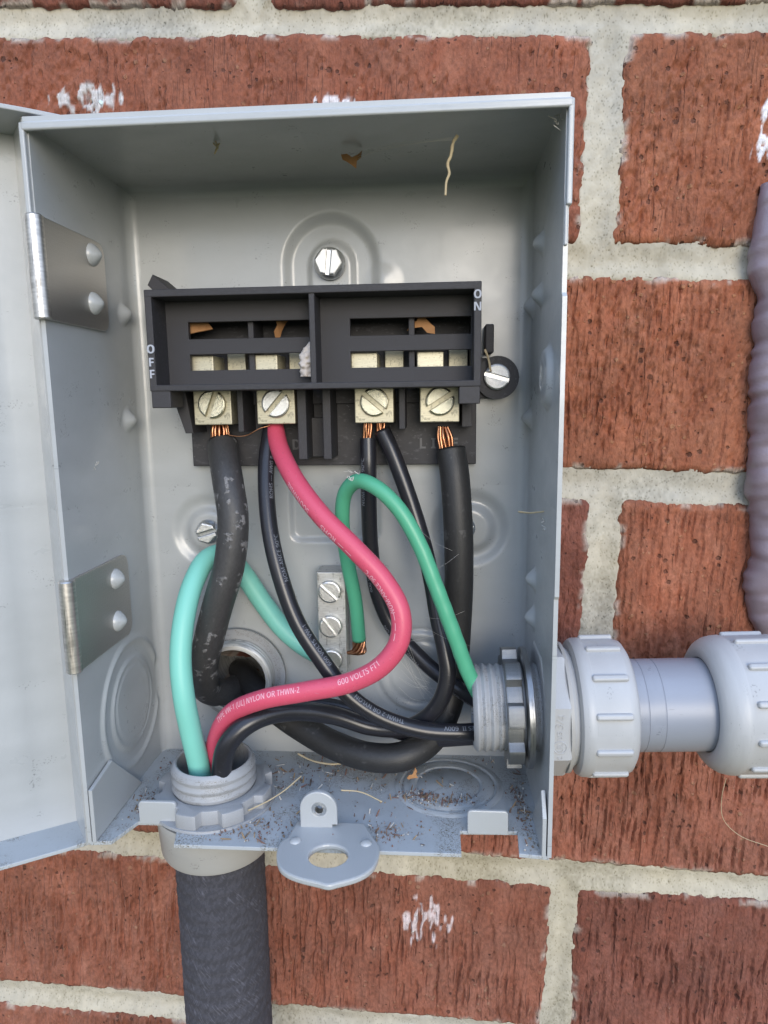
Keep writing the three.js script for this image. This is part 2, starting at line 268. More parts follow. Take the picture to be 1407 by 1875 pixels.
// ---------------------------------------------------------------- brick wall
const HOLE = fromBox(V(-33.1, -63.2, 0)), HOLER = 11.2;
{
  const root = thing('brick_wall', 'red brick wall with rough vertical grooves and pale mortar joints', 'wall', V(0, -H0, 0));
  const PITCHY = 67.7, BL = 212.7, Y1 = 109.0, JH = 4.7;
  // bed joints: centre height at x = 0 and slope, read from the photograph
  const bed = k => { const y = Y1 - PITCHY * (k - 1); const adj = { 0: 2, 1: 2.1, 2: 2.2, 3: 1.4, 4: 0, 5: -1.5, 6: -1.5, 7: -2 }; return y + (adj[k] || 0); };
  const xj = c => ({ 0: -58, 1: 47.4, 2: -58.5, 3: 56.8, 4: -55, 5: 53.4, 6: -60 })[c] ?? (c % 2 ? 50 : -56.5);
  const paintMarks = [[4.9, -186.2, 8, 9, [0.62, 0.52, 0.52]], [92.5, 84, 2.6, 3.5, [0.8, 0.78, 0.8]], [93, 76, 3, 4, [0.75, 0.73, 0.76]], [-110, 88, 12, 4, [0.55, 0.52, 0.5]], [-33, 87, 6, 2.5, [0.6, 0.56, 0.56]]];
  const tones = [[0.235, 0.08, 0.043], [0.255, 0.09, 0.048], [0.205, 0.072, 0.044], [0.265, 0.092, 0.046], [0.18, 0.062, 0.04], [0.24, 0.088, 0.054]];
  const brick = (c, x0, x1, y0, y1, fine) => {
    const sd = c * 37.7 + Math.round(x0 / 50) * 11.3, step = fine ? 0.34 : 5;
    const nx = Math.ceil((x1 - x0) / step), ny = Math.ceil((y1 - y0) / (fine ? 0.85 : step));
    const grooveAmp = c >= 4 ? 1.15 : c === 0 || (c === 1 && x0 < 0) ? 0.35 : 0.75, smooth = c === 1 && x0 < 0;
    const tone = tones[Math.floor(hash(c + 50, Math.round(x0 / 100) + 50) * 6)].slice();
    const pos = [], uv = [], col = [], idx = [];
    const sdx = hash(c * 7 + 3, Math.round(x0)) * 0.18, bi = Math.floor(hash(c * 5 + 9, Math.round(x1)) * 8), sdy = (bi & 1) * 0.5 + 0.02, fu = bi & 2 ? -1 : 1, fv = bi & 4 ? -1 : 1;
    for (let j = 0; j <= ny; j++) for (let i = 0; i <= nx; i++) {
      let x = x0 + (x1 - x0) * i / nx, y = y0 + (y1 - y0) * j / ny;
      const dx = Math.min(x - x0, x1 - x), dy = Math.min(y - y0, y1 - y);
      // ragged arris
      const rag = (a, b) => (fbm(a / 3 + sd, b, 3) - 0.5) * 1.5 + (vn(a / 22 + sd, b + 7) - 0.5) * 1.3;
      const fx = ss(6, 0, dx), fy = ss(6, 0, dy);
      const xs = x - x0 < x1 - x ? -1 : 1, ys = y - y0 < y1 - y ? -1 : 1;
      const ox = x, oy = y;
      x += fx * rag(oy, xs * 9.1); y += fy * rag(ox, ys * 5.3 + 2);
      let z = -0.3 * Math.pow(ss(3, 0, dx), 1.5) - 1.1 * ss(1.6, 0, dx) - 0.3 * Math.pow(ss(3, 0, dy), 1.5) - 1.1 * ss(1.6, 0, dy);
      if (fine) {
        const w = x + 1.1 * (vn(y / 6 + sd, x / 12) - 0.5) + 0.35 * (vn(y / 1.6, x / 3 + sd) - 0.5);
        const v = Math.min(vn(w / 0.8 + sd, y / 9), 0.1 + vn(w / 1.5 + sd * 2, y / 14 + 4));
        const mask = 0.3 + 0.7 * ss(0.3, 0.58, fbm(x / 26 + sd, y / 20, 2));
        z -= ss(0.3, 4, dy) * ss(0.3, 3, dx) * grooveAmp * mask * ss(0.45, 0.2, v) * 1.1;
        z += 0.3 * (vn(w / 2.6 + 9, y / 26 + sd) - 0.5) * grooveAmp;
        z -= 0.22 * (fbm(x / 1.6 + 5, y / 3.5 + sd, 3) - 0.5);
        const pit = fbm(x / 1.5 + sd, y / 1.9 + 31, 2) * (0.55 + 0.75 * fbm(x / 14, y / 12 + sd, 2));
        z -= (c <= 2 ? 0.8 : 0.4) * ss(0.56, 0.68, pit);
      }
      pos.push(x, y, z); uv.push((fu > 0 ? ox - x0 : x1 - ox) / 256 + sdx, (fv > 0 ? oy - y0 : y1 - oy) / 128 + sdy);
      const n1 = fbm(x / 30 + sd, y / 22, 3) - 0.5, n2 = fbm(x / 5 + sd, y / 9 + 8, 3) - 0.5;
      const k = 2 * (1 + 0.45 * n1 + 0.3 * n2), cl = [tone[0] * k, tone[1] * k * (1 + 0.3 * n2), tone[2] * k * (1 + 0.5 * n2)];
      let pm = 0, pc = null;
      for (const [px, py, a, b, cc] of paintMarks) {
        const d = Math.hypot((x - px) / a, (y - py) / b) + (vn(x / 1.3 + 3, y / 4) - 0.5) * 1.5;
        const q = ss(0.8, 0.55, d) * ss(-1.0, -0.35, z + 0.2 * (vn(x, y) - 0.5)); if (q > pm) { pm = q; pc = cc; }
      }
      // mortar smears along the arris
      const sm = ss(0.56, 0.66, fbm(x / 6 + sd, y / 5 + 2, 3)) * ss(3, 0.3, Math.min(dx, dy)) * 0.8;
      if (sm > pm) { pm = sm; pc = [0.5, 0.45, 0.38]; }
      if (pm > 0) for (let q = 0; q < 3; q++) cl[q] = cl[q] * (1 - pm) + pc[q] * 1.8 * pm;
      col.push(...cl);
    }
    const id = (i, j) => j * (nx + 1) + i;
    for (let j = 0; j < ny; j++) for (let i = 0; i < nx; i++) {
      const cx = x0 + (x1 - x0) * (i + 0.5) / nx, cy = y0 + (y1 - y0) * (j + 0.5) / ny;
      if (Math.hypot(cx - HOLE.x, cy - HOLE.y) < HOLER + (fine ? 0.6 : 3)) continue;
      const a = id(i, j), b = id(i + 1, j), d = id(i, j + 1), e = id(i + 1, j + 1); idx.push(a, b, e, a, e, d);
    }
    const ring = []; // sides back into the bed
    for (let i = 0; i < nx; i++) ring.push(id(i, 0)); for (let j = 0; j < ny; j++) ring.push(id(nx, j));
    for (let i = nx; i > 0; i--) ring.push(id(i, ny)); for (let j = ny; j > 0; j--) ring.push(id(0, j));
    const o = pos.length / 3;
    for (const r of ring) { pos.push(pos[3 * r], pos[3 * r + 1], -14); uv.push(uv[2 * r] + 0.05, uv[2 * r + 1] + 0.05); col.push(col[3 * r], col[3 * r + 1], col[3 * r + 2]); }
    for (let q = 0; q < ring.length; q++) { const p = (q + 1) % ring.length; idx.push(ring[q], o + q, ring[p], ring[p], o + q, o + p); }
    const g = new THREE.BufferGeometry();
    g.setAttribute('position', new THREE.Float32BufferAttribute(pos, 3)); g.setAttribute('uv', new THREE.Float32BufferAttribute(uv, 2)); g.setAttribute('color', new THREE.Float32BufferAttribute(col, 3));
    g.setIndex(idx); g.computeVertexNormals();
    part(root, 'brick', g, M.brick);
  };
  for (let c = -3; c <= 17; c++) {
    const yt = bed(c) - JH, yb = bed(c + 1) + JH - (c === 0 ? 1.7 : 0);
    if (yb < -H0) continue;
    for (let n = -2; n <= 1; n++) {
      const a = xj(c) + n * BL + 4.8 - (c === 5 && n === -1 ? 12 : 0), b = xj(c) + (n + 1) * BL - 4.8 - (c === 5 && n === -2 ? 12 : 0);
      const fine = c >= 0 && c <= 6 && b > -165 && a < 135;
      brick(c, a, b, yb, yt, fine);
    }
  }
  // mortar: concave joints, rough, lapping unevenly on to the bricks
  const X0 = -372, X1 = 372; let xs = [], ys = [];
  for (let x = X0; x < -165; x += 6) xs.push(x); for (let x = -165; x < 135; x += 0.9) xs.push(x); for (let x = 135; x <= X1; x += 6) xs.push(x);
  for (let y = -H0 + 1; y < -262; y += 8) ys.push(y); for (let y = -262; y < 130; y += 0.9) ys.push(y); for (let y = 130; y <= 375; y += 6) ys.push(y);
  const pos = [], uv = [], idx = [];
  for (const y of ys) for (const x of xs) {
    const k = 1 + (Y1 - y) / PITCHY, kr = Math.round(k), dBed = Math.abs(y - bed(kr));
    const c = Math.floor(k + (y > bed(Math.round(k)) && Math.round(k) <= k ? -1e-6 : 0));
    const cf = Math.floor(k), jx = cf === 5 && x < -100 ? 12 : 0; let dx = (x + jx - xj(cf)) / BL; dx = Math.abs(dx - Math.round(dx)) * BL;
    const d = Math.min(dBed, dx);
    let z = -2.6 + 1.5 * ss(0, 5.2, d) - 9 * ss(6.2, 9, d) + 0.9 * (fbm(x / 6, y / 6, 3) - 0.5) + 0.5 * (fbm(x / 1.8, y / 1.8, 2) - 0.5) + 0.6 * (fbm(x / 25 + 7, y / 25, 2) - 0.5);
    if (dBed <= dx && y > bed(kr)) z -= 0.9 * ss(0.5, 4, d) * vn(x / 14, kr);
    pos.push(x, y, z); uv.push((x + 166) / 305, (y + 263) / 400);
  }
  const nx = xs.length;
  for (let j = 0; j < ys.length - 1; j++) for (let i = 0; i < nx - 1; i++) {
    if (Math.hypot(xs[i] + 0.45 - HOLE.x, ys[j] + 0.45 - HOLE.y) < HOLER + 0.6) continue;
    const a = j * nx + i; idx.push(a, a + 1, a + nx + 1, a, a + nx + 1, a + nx);
  }
  const g = new THREE.BufferGeometry(); g.setAttribute('position', new THREE.Float32BufferAttribute(pos, 3)); g.setAttribute('uv', new THREE.Float32BufferAttribute(uv, 2)); g.setIndex(idx); g.computeVertexNormals();
  part(root, 'mortar', g, M.mortar);
  part(root, 'wall_core', new THREE.BoxGeometry(744, H0 + 375, 88).translate(0, (375 - H0) / 2, -14.5 - 44 - 12), M.mortar);
}
{ // lumpy bead of sealant down the right
  const root = thing('sealant_bead', 'lumpy mauve grey sealant bead running down the bricks', 'sealant', V(104, -70, 0));
  const pts = [at(1416, 335, 1), at(1418, 420, 2), at(1424, 520, 2.5), at(1424, 640, 2.5), at(1418, 760, 2.5), at(1414, 880, 2.5), at(1410, 980, 2.5), at(1407, 1080, 2), at(1406, 1165, 1)];
  const g = sweep(pts, (u, a, l) => { const e = Math.min(1, 6 * Math.min(u + 0.03, 1.03 - u)); return Math.sqrt(e) * (6.8 + 1.0 * (vn(l / 2.1 + 0.5 * a, a * 0.5 + 40) - 0.5) + 2.6 * (vn(l / 11, a * 0.6 + 4) - 0.5) + 1.0 * (vn(l / 3.5 + 9, a) - 0.5)); }, 20, { nr: 40, nl: 260 });
  part(root, 'bead', g, M.sealant);
  root.children[0].name = 'bead';
}
// ---------------------------------------------------------------- enclosure
const dimple = (x, y, cx, cy, r, h) => h * Math.pow(ss(r, 0, Math.hypot(x - cx, y - cy)), 0.8);
const ringBump = (d, r, w, h) => h * ss(w, 0, Math.abs(d - r));
const box = thing('disconnect_box', 'open grey steel disconnect box with switch block, wires and loose dirt inside', 'electrical box', V(0, -HH, ZB), 'box');
const FR = 3.2, TH = 1.1; // fillet between back and sides, sheet thickness
{
  // back panel, embossed
  const emb = (x, y) => {
    let z = 0; const d = Math.hypot(x - 1.2, y - 68);
    const arch = y > 68 ? d : Math.abs(x - 1.2);
    z -= 2.2 * ss(15.5, 12, arch) * ss(20, 26, y); z += 1.6 * ss(7.5, 6, arch) * ss(56, 60, y + (y < 68 ? 0 : 0));
    z += 1.7 * ss(8.5, 5.5, Math.hypot(x + 41.3, y + 14.8)) - 1.4 * ss(13, 9, Math.hypot(x + 41.3, y + 14.8));
    z += 1.7 * ss(8.5, 5.5, Math.hypot(x - 44, y + 14)) - 1.4 * ss(13, 9, Math.hypot(x - 44, y + 14));
    const rx = Math.max(Math.abs(x - 0.5) - 14.5 + 3, 0), ry = Math.max(Math.abs(y + 2) - 16 + 3, 0), rr = Math.hypot(rx, ry);
    z -= 1.3 * ss(3.6, 2, rr);
    const k = Math.hypot(x - 27.7, y + 62.5); z += ringBump(k, 14.6, 1.1, -0.5) + ringBump(k, 10.8, 1.1, -0.5) + 0.5 * ss(14.6, 13.4, k);
    z += dimple(x, y, 17, 62.5, 6.5, 0.8);
    return z;
  };
  const W2 = HW - FR, back = sheet(175, 250, (u, v) => { const x = -W2 + 2 * W2 * u, y = -HH + (BH - FR) * v; return V(x, y, ZB + emb(x, y)); }, V(0, 0, 1), TH,
    (u, v) => Math.hypot(-W2 + 2 * W2 * u + 33.1, -HH + (BH - FR) * v + 63.2) > 11.4);
  part(box, 'back_panel', back, M.paint);
  // sides: straight wall then a quarter round into the back
  const side = (sx, name) => {
    const edge = y => sx > 0 ? (y < 50 && y > -22 ? ZF + 0.9 : ZF) : ZF;
    const bumps = sx > 0 ? [[67.9, 26.1], [54.6, 25.2], [53.7, 9], [21, 9], [-25.2, 24.2], [-37, 23.7]] : [[53.9, 12], [22, 14]];
    const arc = FR * Math.PI / 2;
    const prof = (u, y) => {
      const L = edge(y) - ZB - FR; let s = u * (L + arc);
      if (s < L) return { x: sx * HW, z: edge(y) - s, nx: -sx, nz: 0 };
      const a = (s - L) / FR; return { x: sx * (HW - FR + FR * Math.cos(a)), z: ZB + FR - FR * Math.sin(a), nx: -sx * Math.cos(a), nz: Math.sin(a) };
    };
    const disp = (z, y) => {
      let d = 0; for (const [by, bz] of bumps) d += dimple(z, y, bz, by, 3.7, 2.9);
      if (sx < 0) { const k = Math.hypot(z - 25, y + 65); d += ringBump(k, 19.5, 1.5, 0.8) + ringBump(k, 13.5, 1.3, 0.7) + 0.6 * ss(13, 11.5, k); }
      else { const k = Math.hypot(z - 40, y - 32); d += 1.6 * ss(8.5, 6.5, k) + ringBump(k, 4, 1, 0.25); }
      return d;
    };
    const ny = 200;
    const P = (u, v) => { const y = -HH - 0.4 + (BH + 0.7) * v, q = prof(u, y), d = disp(q.z, y) * (q.nz < 0.05 ? 1 : 0); return V(q.x + q.nx * d, y, q.z + q.nz * d); };
    const N = (u, v) => { const q = prof(u, -HH + BH * v); return V(q.nx, 0, q.nz); };
    const g = sx < 0 ? sheet(75, ny, P, N, TH) : sheet(75, ny, (u, v) => P(u, v), N, TH);
    return part(box, 'side_panel', g, M.paint);
  };
  const leftSide = side(-1), rightSide = side(1);
  // top panel with quarter round to the back, a turned lip and flaps lapping the sides
  const arc = FR * Math.PI / 2, L = ZF + 1.2 - ZB - FR;
  const tprof = v => { const s = v * (L + arc); if (s < L) return { y: HH, z: ZF + 1.2 - s, ny: -1, nz: 0 }; const a = (s - L) / FR; return { y: HH - FR + FR * Math.cos(a), z: ZB + FR - FR * Math.sin(a), ny: -Math.cos(a), nz: Math.sin(a) }; };
  const top = sheet(60, 40, (u, v) => { const p = tprof(v), x = -HW - 0.6 + (BW + 1.2) * u; return V(x, p.y - 0.3, p.z); }, (u, v) => { const p = tprof(v); return V(0, p.ny, p.nz); }, TH);
  const tp = part(box, 'top_panel', top, M.paint);
  part(box, 'lip', rbox(-HW - 1.0, HW + 1.3, HH - 2.3, HH - 0.3, ZF + 0.4, ZF + 1.7, 0.5), M.paint, tp);
  for (const s of [-1, 1]) {
    const g = rbox(s > 0 ? HW + 0.25 : -HW - 1.55, s > 0 ? HW + 1.55 : -HW - 0.25, HH - 22.5, HH - 0.4, ZB + 2, ZF + 1.6, 0.4);
    part(box, 'flap', g, M.paint, tp);
  }
  for (const s of [-1, 1]) { const g = rbox(s > 0 ? HW + 0.1 : -HW - 0.9, s > 0 ? HW + 0.9 : -HW - 0.1, HH - 31, HH - 21, ZF - 20, ZF + 0.8, 0.3); part(box, 'edge_strip', g, M.paint, s < 0 ? leftSide : rightSide); }
  // bottom panel: tongue with two notches (drawn in x, z)
  const s = polyShape([[-HW - 0.5, ZB - 0.5], [-HW - 0.5, ZF], [-56.5, ZF - 0.6], [-52.8, 46], [-41.2, 46], [-38.6, ZF], [39.4, ZF], [39.4, 45.9], [55.3, 45.4], [54.6, ZF - 0.8], [HW + 0.5, ZF], [HW + 0.5, ZB - 0.5]].map(p => [p[0], -p[1]]));
  s.holes.push(circ(12.7, -34.2, -33));
  const bp = part(box, 'bottom_panel', extr(s, TH, 0.15, 40).rotateX(-Math.PI / 2).translate(0, -HH - TH, 0), M.dusty);
  { const p = bp.geometry.attributes.position, u = bp.geometry.attributes.uv; for (let i = 0; i < p.count; i++) u.setXY(i, p.getX(i) * 10, p.getZ(i) * 10 + p.getY(i) * 10); }
  // knockout in the floor
  part(box, 'knockout', lathe([[0, 0.5], [9.2, 0.5], [9.8, 0.05], [10.4, 0.6], [13.6, 0.6], [14.4, 0.05], [15, 0.5], [16.2, 0.35], [17, 0]], 56).translate(36.6, -HH + 0.02, 23), M.dusty, bp);
  // low tabs turned up behind the notches
  for (const [x0, x1] of [[-52.3, -41.3], [41.4, 52.6]]) {
    const t = new THREE.Shape(); const r = 1.4, h = 6.6; t.moveTo(x0, -0.6); t.lineTo(x1, -0.6); t.lineTo(x1, h - r); t.quadraticCurveTo(x1, h, x1 - r, h); t.lineTo(x0 + r, h); t.quadraticCurveTo(x0, h, x0, h - r); t.closePath();
    part(box, 'tab', extr(t, 1.2, 0.3).translate(0, -HH, 45.2), M.paint, bp);
  }
  // inner flanges at the lower corners
  for (const sx of [-1, 1]) {
    const f = polyShape([[ZF + 0.4, -HH + 0.2], [ZF + 0.4, -HH + (sx < 0 ? 15.5 : 11)], [ZF - (sx < 0 ? 12 : 3), -HH + (sx < 0 ? 17.5 : 17)], [ZF - (sx < 0 ? 30 : 18), -HH + 0.2]]);
    const g = extr(f, 1.1, 0.2).rotateY(-Math.PI / 2).translate(sx < 0 ? -HW + 1.5 : HW - 0.4, 0, 0);
    part(box, 'corner_flange', g, M.paint, sx < 0 ? leftSide : rightSide);
  }
  // upright lug with a threaded hole and the padlock eye in front
  {
    const a = V(0.2, -HH, 47.2), w = 5.2, h = 12.4, t = new THREE.Shape();
    t.moveTo(-w, -0.4); t.lineTo(1.2, -0.4); t.lineTo(1.2, 1.6); t.lineTo(w - 1.4, 1.6); t.lineTo(w - 1.4, 2.6); t.lineTo(w, 2.6); t.lineTo(w, h - w); t.absarc(0, h - w, w, 0, Math.PI, false); t.closePath();
    t.holes.push(circ(1.9, 0.2, h - w));
    const l = part(box, 'latch_lug', extr(t, 1.6, 0.35).translate(a.x, a.y, a.z), M.paint);
    part(box, 'threaded_bush', lathe([[1.2, -1], [1.2, 1.4], [2.1, 1.4], [2.1, -1]], 24, 'z').translate(a.x + 0.2, a.y + h - w, a.z + 0.2), M.zinc, l);
    const e = new THREE.Shape(); // in x, -z
    e.moveTo(-6.5, -46); e.lineTo(-7.6, -53.5); e.bezierCurveTo(-10.5, -55, -9.6, -62, -7, -66); e.bezierCurveTo(-4, -69.6, 2, -70.3, 4.4, -71.2); e.bezierCurveTo(6, -71.8, 6.6, -71.8, 8.2, -70.9); e.bezierCurveTo(11, -69.6, 15, -68.5, 17, -64); e.bezierCurveTo(18.4, -60, 18, -55, 16.4, -53.4); e.lineTo(12.6, -46); e.closePath();
    const ho = new THREE.Path(); ho.absellipse(4.6, -60.6, 5.1, 4.5, 0, Math.PI * 2, true); e.holes.push(ho);
    const g = extr(e, 1.7, 0.5, 30).rotateX(-Math.PI / 2).translate(0, -HH + 0.06, 0);
    const dome = x => new THREE.SphereGeometry(1.6, 20, 12).scale(1, 0.55, 1).translate(x, -HH + 1.6, 55);
    part(box, 'padlock_eye', [g, dome(-5.2), dome(14.0)], M.paint);
  }
  // hinges: stainless leaf on the side wall, rolled knuckle, two rivets
  for (const [yt, yb, za, rv] of [[71.5, 47.4, 23.5, [[67.3, 31], [54.3, 32]]], [-17.8, -42.6, 23, [[-23.7, 31.9], [-36.3, 32.6]]]]) {
    const t = new THREE.Shape(), r = 4; t.moveTo(ZF - 1, yb); t.lineTo(ZF - 1, yt); t.lineTo(za + r, yt); t.quadraticCurveTo(za, yt, za, yt - r); t.lineTo(za, yb + r); t.quadraticCurveTo(za, yb, za + r, yb); t.closePath();
    const lf = part(box, 'hinge_leaf', extr(t, 0.9, 0.2).rotateY(-Math.PI / 2).translate(-HW + 1.0, 0, 0), M.steel);
    part(box, 'hinge_knuckle', lathe([[0, 0], [1.75, 0], [2.05, 0.3], [2.05, yt - yb - 0.3], [1.75, yt - yb], [0, yt - yb]], 28).translate(-HW - 0.2, yb, ZF + 0.6), M.steel, lf);
    for (const [ry, rz] of rv) part(box, 'rivet', lathe([[3.1, 0], [3.0, 0.5], [2.5, 1.2], [1.5, 2.1], [0.7, 2.7], [0, 2.9]], 28, 'y').rotateZ(-Math.PI / 2).translate(-HW + 0.9, ry, rz), M.paint, lf);
  }
  // door folded back to the left
  {
    const A = 0.56, dir = V(-Math.cos(A), 0, Math.sin(A)), nrm = V(Math.sin(A), 0, Math.cos(A)), c0 = V(-HW - 10.5, 0, ZF - 11.5), wd = 128, y0 = -HH - 1.5, y1 = HH + 1.6, t = 1.1;
    const panel = sheet(64, 60, (u, v) => c0.clone().addScaledVector(dir, wd * u).setY(y0 + (y1 - y0) * v).addScaledVector(nrm, 0.9 * ss(0.06, 0.1, u) * ss(0.0, 0.06, v) * ss(1, 0.94, v)), nrm, t);
    const tip = V(-HW - 1.9, 0, ZF - 0.6).sub(c0), fl = tip.length(), td = tip.clone().normalize();
    const fn = V(-td.z, 0, td.x);
    const hingeF = sheet(8, 40, (u, v) => c0.clone().addScaledVector(td, fl * u).setY(y0 + (y1 - y0) * v), fn, t);
    // top and bottom flanges: in the (dir, nrm) plane, rounded at the hinge end
    const flange = (yy, ny, depth, ex = -9.2) => { const s2 = new THREE.Shape(); s2.moveTo(0, -0.8); s2.lineTo(wd, -0.8); s2.lineTo(wd, depth); s2.lineTo(6, depth); s2.quadraticCurveTo(-4, depth, ex, depth * 0.9); s2.lineTo(-8, depth * 0.6); s2.closePath();
      const g = extr(s2, t, 0.2); const m = new THREE.Matrix4().makeBasis(dir, nrm, V(0, 1, 0)); m.setPosition(c0.x, yy + ny, c0.z); return g.applyMatrix4(m); };
    const far = sheet(4, 20, (u, v) => c0.clone().addScaledVector(dir, wd).addScaledVector(nrm, 11 * u).setY(y0 + (y1 - y0) * v), dir.clone().negate(), t);
    const dr = part(box, 'door', [panel, far], M.paint);
    part(box, 'hinge_flange', hingeF, M.paint, dr);
    part(box, 'top_flange', flange(y1, 0, 17, -13), M.paint, dr);
    const bf = part(box, 'bottom_flange', flange(y0, -t, 12.5), M.dusty, dr);
    { const p = bf.geometry.attributes.position, u = bf.geometry.attributes.uv; for (let i = 0; i < p.count; i++) u.setXY(i, p.getX(i) * 10, p.getZ(i) * 10 + p.getY(i) * 10); }
  }
}
// ---------------------------------------------------------------- screws
function segHalf(r, off, sgn) { // half disc beside a slot
  const a = Math.asin(off / r), s = new THREE.Shape();
  if (sgn > 0) s.absarc(0, 0, r, a, Math.PI - a, false); else s.absarc(0, 0, r, Math.PI + a, 2 * Math.PI - a, false);
  s.closePath(); return s;
}
function slotScrew(p, r, h, ang, mat, root, parent, name = 'screw', domed = 0.3) {
  const gs = [];
  for (const sg of [1, -1]) gs.push(extr(segHalf(r, 0.16 * r, sg), h, Math.min(domed, r * 0.2), 20));
  gs.push(new THREE.CylinderGeometry(r * 0.97, r, h * 0.35, 32).rotateX(Math.PI / 2).translate(0, 0, h * 0.175 + 0.01));
  const g = merge(gs).rotateZ(ang).translate(p.x, p.y, p.z);
  return part(root, name, g, mat, parent);
}
function hexScrew(p, r, h, ang, root, parent) {
  const half = sg => { const pts = [], o = 0.13 * r; const seq = []; for (let k = 0; k <= 6; k++) { const a = Math.PI / 6 + k * Math.PI / 3; seq.push([r * Math.cos(a), r * Math.sin(a)]); }
    // hexagon clipped to y*sg > o
    for (let k = 0; k < 6; k++) { const a = seq[k], b = seq[k + 1], ya = a[1] * sg - o, yb = b[1] * sg - o; if (ya >= 0) pts.push(a); if (ya * yb < 0) { const t = ya / (ya - yb); pts.push([a[0] + (b[0] - a[0]) * t, a[1] + (b[1] - a[1]) * t]); } }
    return polyShape(pts); };
  const g = merge([extr(half(1), h, 0.45), extr(half(-1), h, 0.45), lathe([[0, 0], [r * 1.12, 0], [r * 1.1, 0.7], [r * 0.85, h * 0.45], [0, h * 0.45]], 32, 'z')]);
  return part(root, 'mounting_screw', g.rotateZ(ang).translate(p.x, p.y, p.z), M.zinc, parent);
}
hexScrew(V(1.0, 68.2, ZB + 0.6), 4.3, 4.2, 1.45, box, box);
hexScrew(V(-41.3, -14.8, ZB + 0.6), 3.6, 3.4, 0.3, box, box);
hexScrew(V(41.6, -13.8, ZB + 0.2), 3.6, 3.4, 0.8, box, box);

